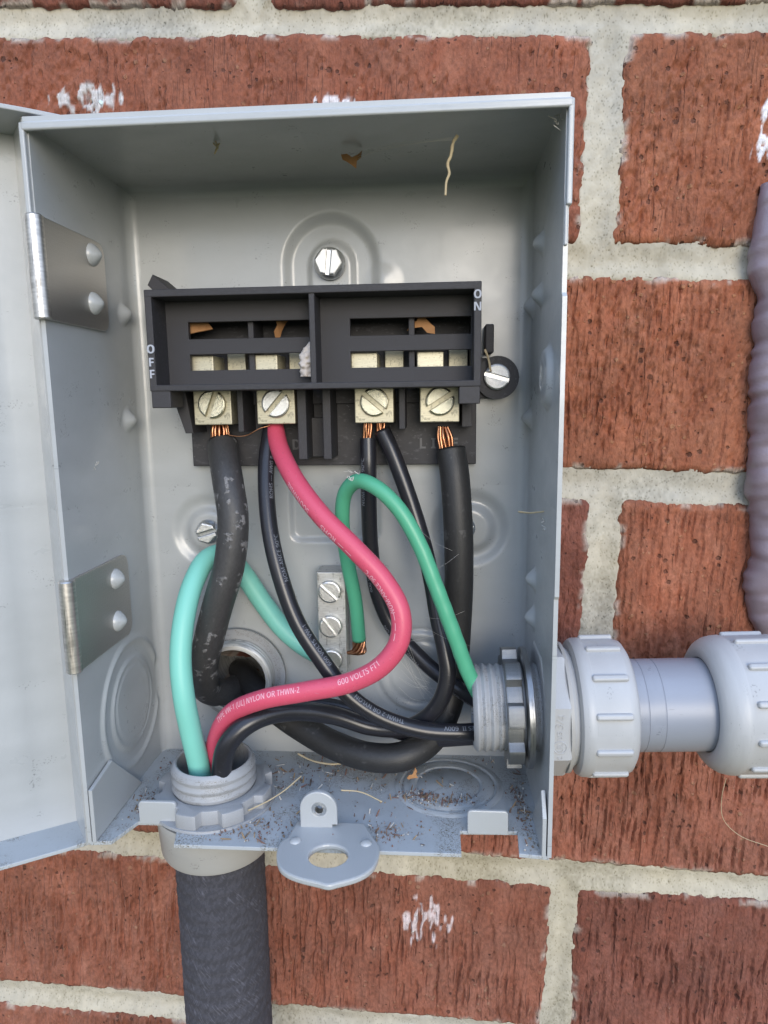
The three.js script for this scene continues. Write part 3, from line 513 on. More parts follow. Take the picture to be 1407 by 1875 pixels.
// ---------------------------------------------------------------- switch block
const block = thing('switch_block', 'black plastic switch block with OFF and ON lettering and four brass coloured lugs', 'switch', V(0, 10, ZB + 1), 'box');
{
  const K = M.bakelite, x0 = -45.8, x1 = 45.0, yt = 57.3, yb = 30.2, zf = 34, t = 2.0, zp = 24;
  const fr = part(block, 'frame', [rbox(x0, x1, yt - t, yt, 9, zf), rbox(x0, x1, yb, yb + 1.7, zp - 4, zf), rbox(x0, x0 + t, yb + 0.1, yt - 0.1, 9, zf - 0.05), rbox(x1 - t, x1, yb + 0.1, yt - 0.1, 9, zf - 0.05),
    rbox(x0 + 0.2, x0 + 5.6, yb - 4.6, yb + 0.5, 24, zf - 0.3), rbox(x1 - 5.8, x1 - 0.2, yb - 4.6, yb + 0.5, 24, zf - 0.3)], K);
  part(block, 'divider', rbox(-0.9, 0.7, yb + 0.5, yt - 0.5, zp - 12, zf - 0.4), K, fr);
  // slotted face plate
  const slots = [[-37.5, -2.6, 49.6, 44.9], [-37.5, -2.6, 40.6, 36.1], [9.0, 42.8, 49.6, 44.9], [9.0, 42.8, 40.6, 36.1]];
  const ps = polyShape([[x0 + 1, yb + 0.8], [x1 - 1, yb + 0.8], [x1 - 1, yt - 1], [x0 + 1, yt - 1]]);
  for (const [a, b, c, d] of slots) ps.holes.push(new THREE.Path([[a, c], [a, d], [b, d], [b, c]].map(p => new THREE.Vector2(p[0], p[1]))));
  part(block, 'face_plate', extr(ps, 1.8, 0.15).translate(0, 0, zp - 1.8), K, fr);
  for (const x of [-20.0, 26.2]) part(block, 'rib', rbox(x - 0.85, x + 0.85, 30, 52, 10, zp - 2.2), K);
  // base plate and barrier fins
  const base = part(block, 'base', [rbox(-44, 45.4, 7.0, 54, ZB + 1.6, 8), rbox(-43.5, 44.8, 26, 56, 7, 9.5)], M.bakelite);
  for (const [a, b, y, z] of [[-24.9, -23.2, 18.2, 22], [-7.2, -4.6, 10, 22], [0.2, 2.6, 10, 22], [22.4, 24.2, 18.5, 22], [40.6, 43.6, 18.8, 18]]) part(block, 'barrier', rbox(a, b, y, 31, 7, z), K, base);
  part(block, 'barrier', extr(polyShape([[-45.0, 30.5], [-40.6, 30.5], [-38.8, 18], [-41.2, 18]]), 13, 0.2).translate(0, 0, 8), K, base);
  part(block, 'rib', rbox(-5, 0.6, 10, 22, 8, 12.5), K, base);
  // mounting ears
  const ear = part(block, 'mounting_ear', [lathe([[0, 0], [6.4, 0], [6.4, 5.0], [5.6, 6.4], [4.0, 6.4], [3.7, 5], [0, 5]], 36, 'z').rotateX(Math.PI).rotateY(0).translate(51.4, 33.1, 11), rbox(44.6, 50, 27, 39, ZB + 1.4, 9)], K);
  ear.geometry.computeBoundingBox();
  part(block, 'mounting_ear', [new THREE.CylinderGeometry(6.6, 7.2, 8, 36).rotateX(Math.PI / 2).translate(-47.5, 54.5, ZB + 5.6), extr(polyShape([[-49.5, 60.5], [-47.8, 63.4], [-41.5, 58], [-36, 55.5], [-42, 53]]), 12, 0.3).translate(0, 0, 10)], K);
  part(block, 'stop_tab', rbox(47.6, 50.2, 40.2, 48.6, ZB + 1.2, 12, 0.5), M.bakelite);
  slotScrew(V(51.2, 33.3, 10.4), 3.9, 1.9, 2.85, M.zinc, block, ear, 'screw', 0.6);
  // lugs
  const lx = [-32.9, -13.9, 15.1, 34.1], an = [1.2, 0.85, -0.7, 0.55];
  lx.forEach((x, i) => {
    const l = part(block, 'lug', [rbox(x - 5.7, x + 5.7, 20.4, 34.5, 9, 20, 0.35), rbox(x - 6.5, x + 1.2, 33, 40.5, 9.5, 20.6, 0.4), rbox(x + 2.8, x + 8.4, 34.6, 44, 9, 12, 0.2)], M.lug);
    slotScrew(V(x + 0.1, 26.4, 19.2), 4.15, 2.2, an[i], i === 1 ? M.zinc : M.zincYellow, block, l, 'screw', 0.55);
    part(block, 'screw_rim', lathe([[4.2, 0], [4.2, 1.1], [4.75, 1.0], [4.8, 0]], 36, 'z').rotateX(Math.PI).translate(x + 0.1, 26.4, 19.9), M.zinc, l);
  });
  // lettering
  const put = (ch, size, x, y, z, m, par) => { const g = text(ch, size, 0.45); g.computeBoundingBox(); const b = g.boundingBox; return part(block, 'letter', g.translate(x - (b.min.x + b.max.x) / 2, y - (b.min.y + b.max.y) / 2, z), m, par); };
  [['O', 41.6], ['F', 38.1], ['F', 34.9]].forEach(([c, y]) => put(c, 2.3, x0 + 1.05, y, zf - 0.2, M.white, fr));
  [['O', 54.0], ['N', 50.9]].forEach(([c, y]) => put(c, 2.2, x1 - 1.05, y, zf - 0.2, M.white, fr));
  'LINE'.split('').forEach((c, i) => put(c, 3.2, 29 + i * 3.3, 13.6, 7.9, M.mould, base));
  'LOAD'.split('').forEach((c, i) => put(c, 3.2, -21 + i * 3.5, 13.6, 7.9, M.mould, base));
}
// ---------------------------------------------------------------- ground bar
{
  const r = thing('ground_bar', 'pale metal ground bar with three slotted screws', 'terminal bar', V(0, -60, ZB), 'box');
  const b = part(r, 'bar', rbox(-4.4, 4.6, -59, -26, 5.2, 14, 0.35), M.alu);
  [[-32.0, -0.75], [-43.3, -0.95], [-54.4, -0.9]].forEach(([y, a]) => { slotScrew(V(-0.2, y, 13.4), 3.6, 2.6, a, M.zinc, r, b, 'screw', 0.6); });
  part(r, 'foot', rbox(-4, 4.2, -58, -27, ZB - 0.2, 5.3, 0.2), M.alu);
}
// ---------------------------------------------------------------- conduit fittings
const thread = (r, p, len, inner, y0 = 0) => { const pts = [[inner, y0]]; let y = y0; pts.push([r - 0.9, y]); while (y + p <= y0 + len) { pts.push([r - 0.65, y + 0.05 * p], [r, y + 0.42 * p], [r, y + 0.62 * p], [r - 0.65, y + 0.98 * p]); y += p; } pts.push([r - 0.9, y0 + len], [inner + 0.5, y0 + len + 0.3], [inner, y0 + len], [inner, y0]); return pts; };
function locknut(ri, ro, h, n, lug, z0 = 0) {
  const s = new THREE.Shape(); for (let k = 0; k < n * 24; k++) { const a = k / (n * 24) * 2 * Math.PI, f = (k % 24) / 24; const q = ss(0.05, 0.14, f) * ss(0.66, 0.57, f), r = ro + lug * q; k ? s.lineTo(r * Math.cos(a), r * Math.sin(a)) : s.moveTo(r * Math.cos(a), r * Math.sin(a)); }
  s.closePath(); s.holes.push(circ(ri)); return toCreasedNormals(extr(s, h, 0.4, 30), 0.6).translate(0, 0, z0);
}
{ // bottom entry
  const ax = -34.2, az = 33;
  const r = thing('conduit_connector', 'grey threaded connector with lugged locknut standing in the box floor', 'conduit fitting', V(ax, -HH, az), 'box');
  part(r, 'threaded_sleeve', lathe(thread(12.5, 2.6, 13.6, 10.6), 64).translate(ax, -HH - 0.5, az), M.pvcInner);
  part(r, 'locknut', locknut(12.1, 15.2, 4.4, 8, 2.4).rotateX(-Math.PI / 2).rotateY(0.32).translate(ax, -HH + 0.6, az), M.pvcInner);
  part(r, 'washer', lathe([[12.2, 0], [18.2, 0], [18.0, 0.7], [12.2, 0.7]], 56).translate(ax, -HH + 0.02, az), M.pvcInner);
  part(r, 'hub', lathe([[11, -1.2], [17.6, -1.2], [17.8, -2], [17.4, -4.5], [16.7, -13.2], [16.2, -14.2], [13, -14.4], [11, -14.4], [11, -1.2]], 64).translate(ax + 0.2, -HH, az), M.pvcWarm);
  const h = thing('flexible_conduit', 'dusty black flexible conduit dropping down in front of the bricks', 'conduit', V(ax, -HH - 240, az), 'box');
  const g = sweep([V(ax + 0.5, -HH - 9, az), V(ax + 0.5, -HH - 60, az), V(ax + 0.2, -HH - 130, az - 1), V(ax - 0.5, -HH - 200, az - 3), V(ax, -HH - 330, az - 6)], (u, a, l) => 13.4 + 0.12 * Math.sin(l * 1.5 + a) + 0.15 * (vn(l / 6, a * 2) - 0.5), 50, { nr: 48, nl: 420 });
  part(h, 'tube', g, M.hose);
}
{ // right entry
  const ay = -61, az = 32, x0 = 43.5;
  const T = g => g.translate(-HW, 0, 0).rotateZ(0.034).translate(HW, ay, az);
  const r = thing('liquidtight_connector', 'pale grey threaded connector through the side wall with ribbed nut', 'conduit fitting', V(HW, ay, az), 'box');
  part(r, 'threaded_sleeve', T(lathe(thread(12.4, 2.1, 19, 10.5), 64, 'y').rotateZ(Math.PI / 2).translate(x0 + 19, 0, 0)), M.pvcInner);
  part(r, 'locknut', T(locknut(12, 14.4, 4.4, 8, 2.6).rotateY(Math.PI / 2).rotateX(0.25).translate(52.2, 0, 0)), M.lockSteel);
  part(r, 'washer', T(lathe([[12, 0], [16.4, 0], [17, 0.4], [17, 1.8], [12, 1.8]], 56, 'x').translate(57.4, 0, 0)), M.lockSteel);
  // flanged body with flats
  const oct = new THREE.Shape(); for (let k = 0; k < 8; k++) { const a = Math.PI / 8 + k * Math.PI / 4; k ? oct.lineTo(19.0 * Math.cos(a), 19.0 * Math.sin(a)) : oct.moveTo(19.0 * Math.cos(a), 19.0 * Math.sin(a)); } oct.closePath(); oct.holes.push(circ(10.5));
  const body = part(r, 'body', [T(extr(oct, 6.6, 0.9).rotateY(Math.PI / 2).translate(HW + 0.3, 0, 0)), T(lathe([[10.5, 0], [17, 0], [17.4, 1], [15.8, 3], [15.8, 9], [10.5, 9], [10.5, 0]], 56, 'x').translate(HW + 6.6, 0, 0))], M.pvc);
  const nutProfile = [[13, 0], [17.4, 0], [18.6, 0.4], [19.2, 1.4], [19.3, 3.4], [18.9, 4.0], [18.9, 12.4], [18.2, 14.4], [16.6, 15.4], [13, 15.4], [13, 0]];
  const nut = (root, x, flip, mat, label) => {
    const g = lathe(nutProfile, 72, 'y'); if (flip) g.rotateX(Math.PI); g.rotateZ(-Math.PI / 2);
    const n = part(root, 'compression_nut', T(g.translate(x, 0, 0)), mat);
    for (let k = 0; k < 12; k++) { const a = k * Math.PI / 6 + 0.25; const b = new RoundedBoxGeometry(9.6, 1.8, 2.3, 2, 0.7).translate(flip ? -8.2 : 8.2, 0, 18.85).rotateX(a); part(root, 'grip_rib', T(b.translate(x, 0, 0)), mat, n); }
    return n;
  };
  nut(r, HW + 9.4, false, M.pvc);
  part(r, 'gasket', T(lathe([[12, 0], [18.2, 0], [18.2, 0.9], [12, 0.9]], 56, 'x').translate(HW + 6.6, 0, 0)), M.pvcWarm);
  // raised marks on the flat facing out
  const mark = (s, size, px, py, rot) => { const g = text(s, size, 0.3, fontR); g.computeBoundingBox(); const b = g.boundingBox; g.translate(-(b.min.x + b.max.x) / 2, -(b.min.y + b.max.y) / 2, 0).rotateZ(rot); const a = 19.0 * Math.cos(Math.PI / 8); part(r, 'mark', T(g.translate(px, py, a - 0.12)), M.pvc, body); };
  mark('3/4', 2.0, HW + 3.8, 3.6, Math.PI / 2 - 0.2); mark('c', 1.6, HW + 3.6, -6.6, Math.PI / 2); mark('UL', 1.5, HW + 3.6, -3.6, Math.PI / 2); mark('us', 1.7, HW + 3.6, -0.2, Math.PI / 2);
  part(r, 'mark', T(new THREE.TorusGeometry(1.7, 0.16, 6, 28).translate(HW + 3.6, -3.6, 19.0 * Math.cos(Math.PI / 8) + 0.02)), M.pvc, body);
  const pr = thing('conduit_pipe', 'short grey plastic conduit between the two ribbed nuts', 'pipe', V(HW + 32, ay, az), 'box');
  part(pr, 'pipe', T(lathe([[11, 0], [12.7, 0], [12.85, 0.2], ...[10.6, 16, 20.4].flatMap(x => [[12.85, x], [12.72, x + 0.12], [12.72, x + 0.25], [12.85, x + 0.37]]), [12.85, 62], [11, 62], [11, 0]], 64, 'x').translate(HW + 12, 0, 0)), M.pipe);
  const c = thing('conduit_coupling', 'large pale grey ribbed nut at the far end of the grey conduit', 'conduit fitting', V(HW + 50, ay, az), 'box');
  const n2 = part(c, 'compression_nut', T(lathe([[13.1, 0.6], [14.6, 0], [16.2, 0.5], [17.6, 1.6], [18.6, 3.2], [19.1, 5.2], [19.2, 6.6], [18.9, 7.2], [18.9, 19], [19.1, 20], [18.6, 21.5], [14, 21.5], [13.1, 20], [13.1, 0.6]], 72, 'x').translate(HW + 45.6, 0, 0)), M.pvc);
  for (let k = 0; k < 12; k++) part(c, 'grip_rib', T(new RoundedBoxGeometry(11.6, 1.8, 2.3, 2, 0.7).translate(HW + 59.4, 0, 18.85).rotateX(k * Math.PI / 6 + 0.12)), M.pvc, n2);
  part(c, 'end_sleeve', T(lathe([[12.9, 0], [15.8, 0], [15.8, 12], [12.9, 12], [12.9, 0]], 56, 'x').translate(HW + 65.6, 0, 0)), M.pvc);
}
{ // back entry
  const cx = -33.1, cy = -63.2, r = thing('back_connector', 'shiny threaded ring of the connector through the back wall', 'conduit fitting', V(cx, cy, ZB), 'box');
  part(r, 'threaded_ring', lathe(thread(12.4, 1.7, 7, 10.4), 64, 'z').rotateX(Math.PI).translate(cx, cy, ZB + 7.6), M.alu);
  part(r, 'locknut', lathe([[12, 0], [15.8, 0], [15.8, 1.2], [15.2, 2.2], [14.4, 2.6], [12, 2.6], [12, 0]], 56, 'z').rotateX(Math.PI).translate(cx, cy, ZB + 2.6), M.pvcInner);
  part(r, 'bore', lathe([[0, -24], [10.2, -24], [10.6, -22], [10.6, 1], [11.2, 1], [11.2, -24.5], [0, -24.5]], 48, 'y').rotateX(Math.PI / 2).translate(cx, cy, ZB), M.alu);
}
// ---------------------------------------------------------------- wires
const strand = (pts, r = 0.28) => sweep(pts, r, 10, { nr: 8, nl: 24 });
function wire(name, label, path, rad, mat, opt = {}) {
  const pts = path.map(p => at(...p));
  const root = thing(name, label, 'wire', pts[0].clone(), 'wall', opt.group);
  const len = new THREE.CatmullRomCurve3(pts, false, 'centripetal').getLength();
  const g = sweep(pts, rad, opt.ulen || len, opt);
  const j = part(root, 'insulation', g, typeof mat === 'function' ? mat(len) : mat);
  return { root, pts, len };
}
function copperEnd(w, tip, dir, n = 7, spread = 1.6, len = 6.5) {
  for (let k = 0; k < n; k++) {
    const a = k / n * 2 * Math.PI, o = k ? V(Math.cos(a), 0, Math.sin(a)).multiplyScalar(spread) : V(0, 0, 0);
    const p = tip.clone().add(o), q = p.clone().addScaledVector(dir, len * 0.5).add(V(0.5 * (rnd() - 0.5), 0, 0.4 * (rnd() - 0.5))), e = p.clone().addScaledVector(dir, len).addScaledVector(o, -0.3);
    part(w.root, 'copper_strand', strand([p.clone().addScaledVector(dir, -1.5), p, q, e], 0.45), M.copper);
  }
}
const wrubber = (a, b) => new THREE.MeshPhysicalMaterial({ color: C(0.07, 0.07, 0.07), roughness: 0.5, map: rep(blackTex, 1, 1, a, b), bumpMap: rep(fineBump, 2, 2), bumpScale: 0.00008 });
const wiggle = (r, s) => (u, a, l) => r * (1 + 0.03 * (vn(l / 9 + s, a) - 0.5));
// thick supply cables out of the back entry
{
  const w = wire('supply_cable', 'thick scuffed black cable curving from the first lug to the back ring', [[408, 812, 14], [411, 840, 17.5], [419, 890, 23], [427, 950, 26], [421, 1030, 27], [400, 1105, 26.5], [383, 1170, 24], [373, 1225, 19], [381, 1262, 12], [412, 1268, 6], [440, 1255, -3], [446, 1245, -14]], wiggle(4.6, 1), new THREE.MeshPhysicalMaterial({ color: C(0.34, 0.34, 0.345), roughness: 0.5, map: scuffTex, bumpMap: scuffTex, bumpScale: 0.0003 }), { ulen: 45, nr: 32 });
  copperEnd(w, at(405, 806, 15), V(-0.05, 1, -0.05).normalize(), 13, 2.5, 6);
  const w2 = wire('supply_cable', 'thick dull black cable dropping from the last lug and looping under the wires', [[826, 822, 14], [833, 870, 16], [839, 960, 17.5], [841, 1050, 17], [838, 1140, 15], [832, 1220, 14], [822, 1290, 16], [790, 1352, 22], [740, 1384, 27], [680, 1386, 26.5], [610, 1364, 21], [550, 1330, 15], [505, 1298, 11], [468, 1262, 4], [446, 1232, -6], [440, 1228, -16]], wiggle(4.4, 5), wrubber(0.6, 0.3), { ulen: 60, nr: 32 });
  copperEnd(w2, at(818, 818, 14.5), V(-0.2, 1, -0.05).normalize(), 11, 2.1, 6);
}
const glossy = runs => len => new THREE.MeshPhysicalMaterial({ color: C(0.9, 0.9, 0.9), roughness: 0.28, map: printTex(len, 15.7, '#26262b', '#8b8f97', runs) });
const blackRun = a => [[8, a, 'OIL RES II  600V', 1.25, 1.1], [34, a, 'THWN-2 OR NYLON', 1.25, 1.1], [62, a, '600 VOLTS  VW-1', 1.25, 1.1], [90, a, 'NOM-ANCE 90°C', 1.25, 1.1], [115, a, 'ROHS --- AWG 8', 1.25, 1.1]];
wire('black_wire', 'glossy black wire with white print curving from side connector to second lug', [[945, 1330, 31], [897, 1337, 31], [830, 1341, 33], [770, 1336, 34], [700, 1314, 35], [640, 1274, 35], [590, 1210, 33], [545, 1140, 31], [515, 1060, 29], [496, 980, 26], [488, 900, 22], [489, 840, 18], [497, 782, 14]], 2.5, glossy(blackRun(-52)));
const wA = wire('black_wire', 'thin black wire hanging straight down behind the small green loop', [[945, 1300, 30], [890, 1290, 28], [850, 1268, 22], [800, 1232, 16], [760, 1195, 13], [720, 1150, 11], [693, 1090, 11], [680, 1010, 12], [676, 930, 14], [675, 850, 15], [674, 803, 14]], 2.45, glossy(blackRun(40)));
wire('black_wire', 'black wire lying low behind the others between floor and side connectors', [[400, 1470, 27], [404, 1395, 28], [438, 1338, 26.5], [500, 1302, 23.5], [570, 1290, 20.5], [640, 1301, 20], [720, 1336, 20.5], [790, 1352, 23], [850, 1350, 26], [945, 1342, 29]], 2.45, glossy(blackRun(140)));
const wB = wire('black_wire', 'thin black wire slanting from third lug and looping back to floor connector', [[408, 1470, 39.5], [407, 1410, 40.5], [416, 1366, 41.5], [446, 1331, 40], [490, 1309, 36.5], [545, 1302, 31.5], [615, 1311, 27], [680, 1331, 25.5], [735, 1334, 26], [778, 1316, 28], [807, 1283, 29], [820, 1235, 28.5], [815, 1190, 27], [802, 1130, 24], [790, 1060, 21], [771, 980, 18.5], [742, 890, 16.5], [715, 820, 15], [700, 788, 14]], (u, a, l) => 2.5 + 0.45 * ss(0.45, 0.2, u) + 0.05 * (vn(l / 5, a) - 0.5), glossy(blackRun(140)));
copperEnd(wA, at(674, 799, 14.5), V(0, 1, 0), 7, 1.25, 6); copperEnd(wB, at(699, 786, 14.5), V(-0.1, 1, 0).normalize(), 7, 1.25, 4);
{
  const w = { root: thing('copper_strand', 'single fine copper hair bridging first and second lugs', 'wire strand', at(430, 798, 17)) };
  part(w.root, 'hair', strand([at(420, 797, 17.5), at(440, 799, 18), at(455, 796, 18), at(475, 785, 18), at(495, 779, 17.5)], 0.2), M.copper);
}
// green ground wires
wire('green_wire', 'thick mint green wire arching from floor connector behind the black cable', [[372, 1460, 36], [364, 1400, 36], [351, 1345, 37], [337, 1275, 38], [331, 1205, 36], [338, 1130, 32], [355, 1066, 26], [381, 1023, 19], [413, 1015, 14], [447, 1052, 11.5], [483, 1105, 10.5], [520, 1152, 10], [560, 1185, 10], [588, 1200, 10.5]], 3.15, M.teal);
{
  const w = wire('green_wire', 'thin emerald green wire looping over from side connector to the ground bar', [[950, 1320, 33], [893, 1290, 35], [863, 1243, 36], [833, 1165, 37], [801, 1080, 37], [766, 992, 36], [729, 930, 35], [690, 893, 33], [656, 881, 29], [633, 902, 25], [627, 950, 22], [637, 1030, 18], [651, 1100, 15], [658, 1172, 13]], (u, a, l) => 2.2 + 0.035 * Math.sin(l * 1.1 + a * 0.8) * ss(0.5, 0.3, u), M.green);
  for (let k = 0; k < 9; k++) { const a = k / 9 * 6.28, c = at(658, 1176, 13), rr = 1.7; part(w.root, 'copper_strand', strand([c.clone().add(V(rr * Math.cos(a), 1.5, rr * Math.sin(a))), c.clone().add(V(rr * Math.cos(a + 0.5), -1.2, rr * Math.sin(a + 0.5))), c.clone().add(V(1.2 * rr * Math.cos(a + 1.2), -3, rr * Math.sin(a + 1.2))), c.clone().add(V(-3.5, -4.2 + 0.5 * Math.sin(a), -1 + rr * Math.sin(a) * 0.6))], 0.5), M.copper); }
}
// red wire
wire('red_wire', 'pinkish red wire with white print in a wide loop across the box', [[392, 1460, 30], [392, 1400, 31], [398, 1350, 33.5], [424, 1306, 37.5], [480, 1281, 41.5], [560, 1266, 43], [640, 1250, 44], [698, 1220, 45], [731, 1175, 45], [733, 1120, 44], [702, 1062, 42], [650, 1005, 40], [590, 945, 36], [540, 878, 28], [512, 820, 19], [503, 782, 14]], 2.8,
  len => new THREE.MeshPhysicalMaterial({ color: C(1, 1, 1), roughness: 0.4, map: printTex(len, 17.6, '#cc5068', '#e0b2ba', [[31, 38, 'TYPE VW-1 (UL) NYLON OR THWN-2', 1.65, 0.8], [71, 38, '600 VOLTS FT1', 1.65, 0.95], [93, 38, '— — —', 1.7], [101, 38, 'NOM-ANCE 90°C', 1.65, 0.85], [121, 38, '— —', 1.7], [127, 38, 'ROHS', 1.65], [138, 38, 'SOUTHWIRE', 1.65, 0.9]]) }));
// ---------------------------------------------------------------- debris
const tiltLeaf = (pts, bend) => { const s = polyShape(pts), g = new THREE.ExtrudeGeometry(s, { depth: 0.25, bevelEnabled: false, curveSegments: 6 }); const p = g.attributes.position; for (let i = 0; i < p.count; i++) p.setZ(i, p.getZ(i) + bend * (p.getX(i) ** 2) * 0.12 + 0.3 * Math.sin(p.getY(i) * 1.3)); g.computeVertexNormals(); return g; };
const leafAt = (label, o, rot, sc, bend) => { const r = thing('dry_leaf', label, 'leaf', o, 'box'); const g = tiltLeaf([[-2.6, 0.4], [-1.2, 1.0], [0.2, 0.6], [1.4, 1.5], [2.3, 2.7], [2.4, 1.0], [1.6, 0.1], [1.9, -1.6], [0.6, -1.1], [-0.9, -0.7], [-1.9, -0.6]], bend).scale(sc, sc, sc); g.applyMatrix4(new THREE.Matrix4().makeRotationFromEuler(new THREE.Euler(...rot))); part(r, 'blade', g.translate(o.x, o.y, o.z), M.leaf); };
leafAt('crumpled brown leaf caught in web under the box top', bat(642, 292, 30), [0.3, 0.2, -0.3], 1.05, 0.5);
leafAt('brown leaf scrap behind the upper slot beside the OFF wall', bat(365, 598, 19), [-0.3, 0.1, 0.5], 1.7, 0.7);
leafAt('dark leaf litter behind the upper slot beside the centre divider', bat(512, 597, 18), [0.4, 0.5, 1.2], 1.5, 0.7);
leafAt('pale brown leaf behind the upper slot near the ON wall', bat(778, 594, 19), [0.2, -0.1, 2.6], 1.5, 0.6);
leafAt('tiny golden leaf lying by the floor knockout', bat(755, 1421, 30), [-0.4, 0.3, 0.4], 0.75, 0.9);
{ // fluff plug by the divider
  const p = bat(563, 662, 28), r = thing('cocoon', 'pale fluffy cocoon stuck beside the block divider', 'cocoon', p, 'box');
  const g = sweep([V(p.x + 1.2, p.y + 5.2, p.z - 0.5), V(p.x + 0.6, p.y + 2.5, p.z), V(p.x - 0.1, p.y - 0.6, p.z), V(p.x - 0.2, p.y - 4.2, p.z)], (u, a) => (0.35 + 1.75 * Math.sin(Math.min(1, u * 1.1 + 0.05) * 2.4)) * (0.75 + 0.6 * vn(u * 14, a * 3)), 10, { nr: 24, nl: 50 });
  part(r, 'silk', g, M.fluff);
}
{ // hanging twist of web and the dead insect by the top
  const r = thing('web_strand', 'twisted straw coloured web strand hanging below the box top', 'cobweb', bat(830, 250, 45), 'box');
  part(r, 'strand', sweep([[838, 248], [830, 262], [826, 285], [820, 300], [823, 318], [818, 332], [816, 358]].map(p => bat(p[0], p[1], 45)), (u, a) => 0.28 + 0.3 * vn(u * 30, a * 2) * (1 - u), 5, { nr: 10, nl: 60 }), M.straw);
  const q = thing('dead_insect', 'tiny dried insect hanging under the box top', 'insect', bat(396, 270, 40), 'box');
  part(q, 'body', [[[394, 258], [399, 268], [393, 282]], [[391, 262], [400, 272]], [[402, 262], [395, 276]]].map(l => sweep(l.map(p => bat(p[0], p[1], 40)), 0.22, 5, { nr: 8, nl: 10 })), M.straw);
}
const straw = (label, pts, rad = 0.2) => { const P0 = bat(...pts[0]); const r = thing('straw', label, 'straw', P0, 'box'); part(r, 'stalk', sweep(pts.map(p => bat(...p)), (u, a) => rad * (0.8 + 0.5 * vn(u * 12, a)), 10, { nr: 8, nl: 24 }), M.straw); };
straw('thin straw lying on the floor beside the grey locknut', [[552, 1421, 29], [520, 1448, 34], [492, 1466, 38], [455, 1484, 43]]);
straw('short straw on the floor behind the upright latch lug', [[546, 1380, 14], [570, 1392, 16], [605, 1399, 18], [625, 1398, 18]], 0.3);
straw('stiff straw to the side of the upright latch lug', [[625, 1447, 36], [660, 1450, 36], [700, 1468, 40]], 0.2);
straw('bristle sticking sideways from the right inner wall', [[950, 937, 28], [970, 939, 32], [1000, 936, 38]], 0.25);
straw('pale bristle beside the right mounting screw of the block', [[888, 640, 12], [894, 655, 13], [899, 680, 15]], 0.32);
{ // crumbs on the floor of the box, nobody could count them
  const geo = new THREE.IcosahedronGeometry(1, 0); { const p = geo.attributes.position; for (let i = 0; i < p.count; i++) { const k = 0.7 + 0.6 * hash(Math.round(p.getX(i) * 50), Math.round(p.getY(i) * 50)); p.setXYZ(i, p.getX(i) * k, p.getY(i) * k * 0.7, p.getZ(i) * k); } geo.computeVertexNormals(); }
  const N = 3200, im = new THREE.InstancedMesh(geo, new THREE.MeshStandardMaterial({ color: 0xffffff, roughness: 0.95 }), N), m = new THREE.Matrix4(), e = new THREE.Euler(), q = new THREE.Quaternion();
  const clusters = [[36, 32, 7, 2.4, 420], [27, 30, 5, 2, 160], [-30, 48, 14, 3, 300], [-52, 38, 5, 8, 260], [-12, 20, 12, 6, 420], [10, 14, 14, 5, 300], [-45, 14, 9, 6, 200], [0, 50, 6, 2, 160], [58, 35, 1.6, 12, 160], [18, 48, 8, 4, 180], [-20, 46, 8, 6, 200]];
  let n = 0;
  const gs = () => (rnd() + rnd() + rnd() - 1.5) * 1.3;
  while (n < N) {
    let x, z; let c = clusters[Math.floor(rnd() * clusters.length)];
    if (rnd() < 0.78) { x = c[0] + gs() * c[2]; z = c[1] + gs() * c[3]; } else { x = (rnd() - 0.5) * 116; z = 6 + rnd() * 48; }
    if (Math.hypot(x + 34.2, z - 33) < 18.3 || Math.abs(x) > 60 || z > 54 || z < 5) continue;
    if (z > 44.5 && ((x > -54 && x < -38) || (x > 38.8 && x < 56))) continue;
    const s = 0.06 + 0.3 * rnd() ** 4; const w = fromBox(V(x, -HH + 0.25 + (Math.hypot(x - 36.6, z - 23) < 16.5 ? 0.5 : 0) + s * 0.3, z));
    e.set(rnd() * 6, rnd() * 6, rnd() * 6); q.setFromEuler(e);
    m.compose(V(w.x * MM, (w.y + H0) * MM, w.z * MM), q, V(s * (rnd() < 0.22 ? 6 : 1.2) * MM, s * MM, s * MM)); im.setMatrixAt(n, m);
    const t = rnd(); im.setColorAt(n, t < 0.65 ? C(0.13 + 0.07 * rnd(), 0.105, 0.08) : t < 0.85 ? C(0.28, 0.2, 0.12) : C(0.5, 0.48, 0.44)); n++;
  }
  im.name = 'floor_dirt'; im.userData = { kind: 'stuff', label: 'loose brown crumbs scattered on the box floor', category: 'dirt' }; im.castShadow = im.receiveShadow = true; scene.add(im);
}
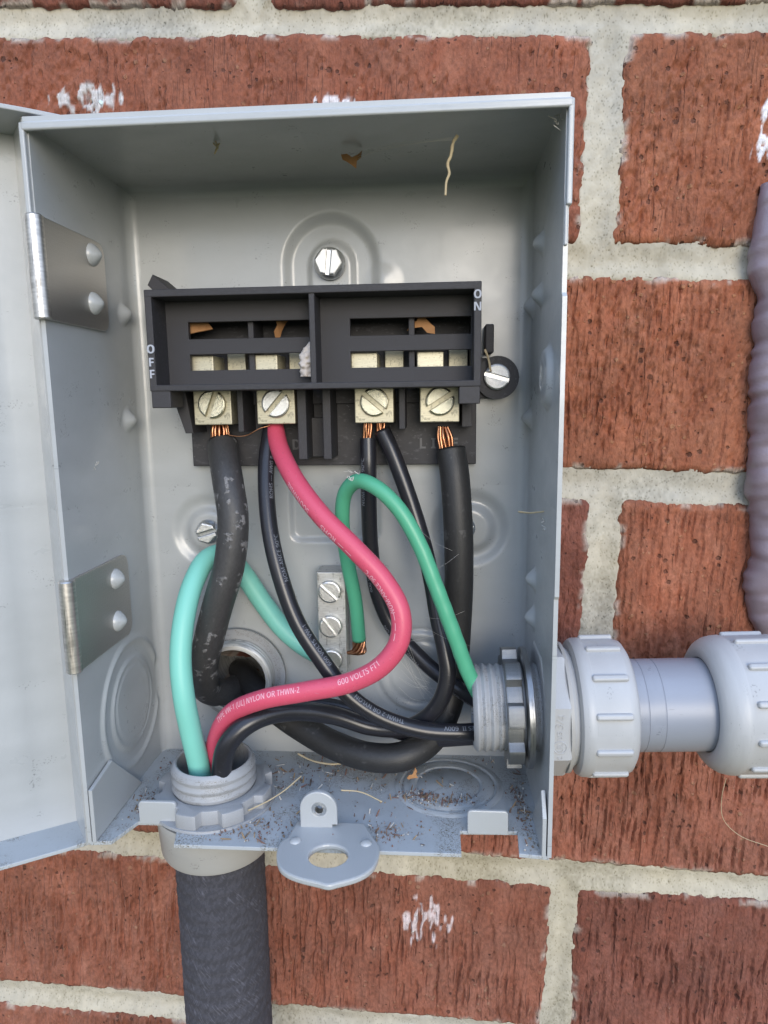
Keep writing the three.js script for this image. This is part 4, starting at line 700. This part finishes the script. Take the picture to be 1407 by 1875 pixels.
{ // cobwebs
  const mk = (label, list) => { const o = bat(...list[0][0]); const r = thing('cobweb', label, 'cobweb', o, 'box'); part(r, 'threads', list.map(l => sweep(l.map(p => bat(...p)), 0.022, 10, { nr: 5, nl: 10 })), M.web); };
  const l1 = []; for (let k = 0; k < 6; k++) { const a = [745 + rnd() * 50, 960 + rnd() * 230, 33], b = [a[0] + 40 + rnd() * 60, a[1] + (rnd() - 0.4) * 90, 24]; l1.push([a, [(a[0] + b[0]) / 2, (a[1] + b[1]) / 2 + 12 * rnd(), 28], b]); }
  mk('fine cobweb stretched between the green wire and the thick right cable', l1);
  const l2 = []; for (let k = 0; k < 7; k++) l2.push([[650 + rnd() * 10, 280 + rnd() * 12, 30], [720, 262 + rnd() * 10, 37], [828, 250 + rnd() * 8, 44]]);
  mk('fine cobweb strung between leaf and box top', l2);
  const l3 = []; for (let k = 0; k < 14; k++) { const a = [720 + rnd() * 30, 1180 + rnd() * 80, 30], b = [770 + rnd() * 40, 1250 + rnd() * 60, 20]; l3.push([a, [(a[0] + b[0]) / 2, (a[1] + b[1]) / 2 + 8, 25], b]); }
  mk('fine cobweb over the round knockout behind the red loop', l3);
}
const tuft = (label, c, n, len) => { const o = bat(...c), r = thing('dust_tuft', label, 'dust', o, 'box'); const gs = []; for (let k = 0; k < n; k++) { const a = [c[0] + (rnd() - 0.5) * len, c[1] + (rnd() - 0.5) * len, c[2] + rnd()], b = [a[0] + (rnd() - 0.5) * len, a[1] + (rnd() - 0.5) * len * 0.7, c[2] + rnd() * 2]; gs.push(sweep([bat(...a), bat((a[0] + b[0]) / 2 + rnd() * 5, (a[1] + b[1]) / 2 + rnd() * 5, c[2] + 0.5), bat(...b)], 0.05 + 0.1 * rnd(), 5, { nr: 6, nl: 8 })); } part(r, 'fibres', gs, M.web); };
tuft('grey fluff stuck on the left wall between the two hinges', [166, 856, 36.2], 14, 26);
tuft('cobweb fluff in the top corner above the right wall', [1028, 222, 51], 12, 30);
tuft('small fluff on the right wall beside the sideways bristle', [1003, 958, 40], 8, 22);
tuft('dust fluff on top of the small green loop', [645, 866, 33], 8, 22);
{ const r = thing('hair', 'single pale hair hanging below the far ribbed nut', 'hair', at(1330, 1430, 4)); part(r, 'strand', sweep([[1330, 1425], [1322, 1460], [1325, 1500], [1355, 1530], [1407, 1550]].map(p => at(p[0], p[1], 4)), 0.1, 10, { nr: 6, nl: 40 }), M.straw); }

renderer.render(scene, camera);
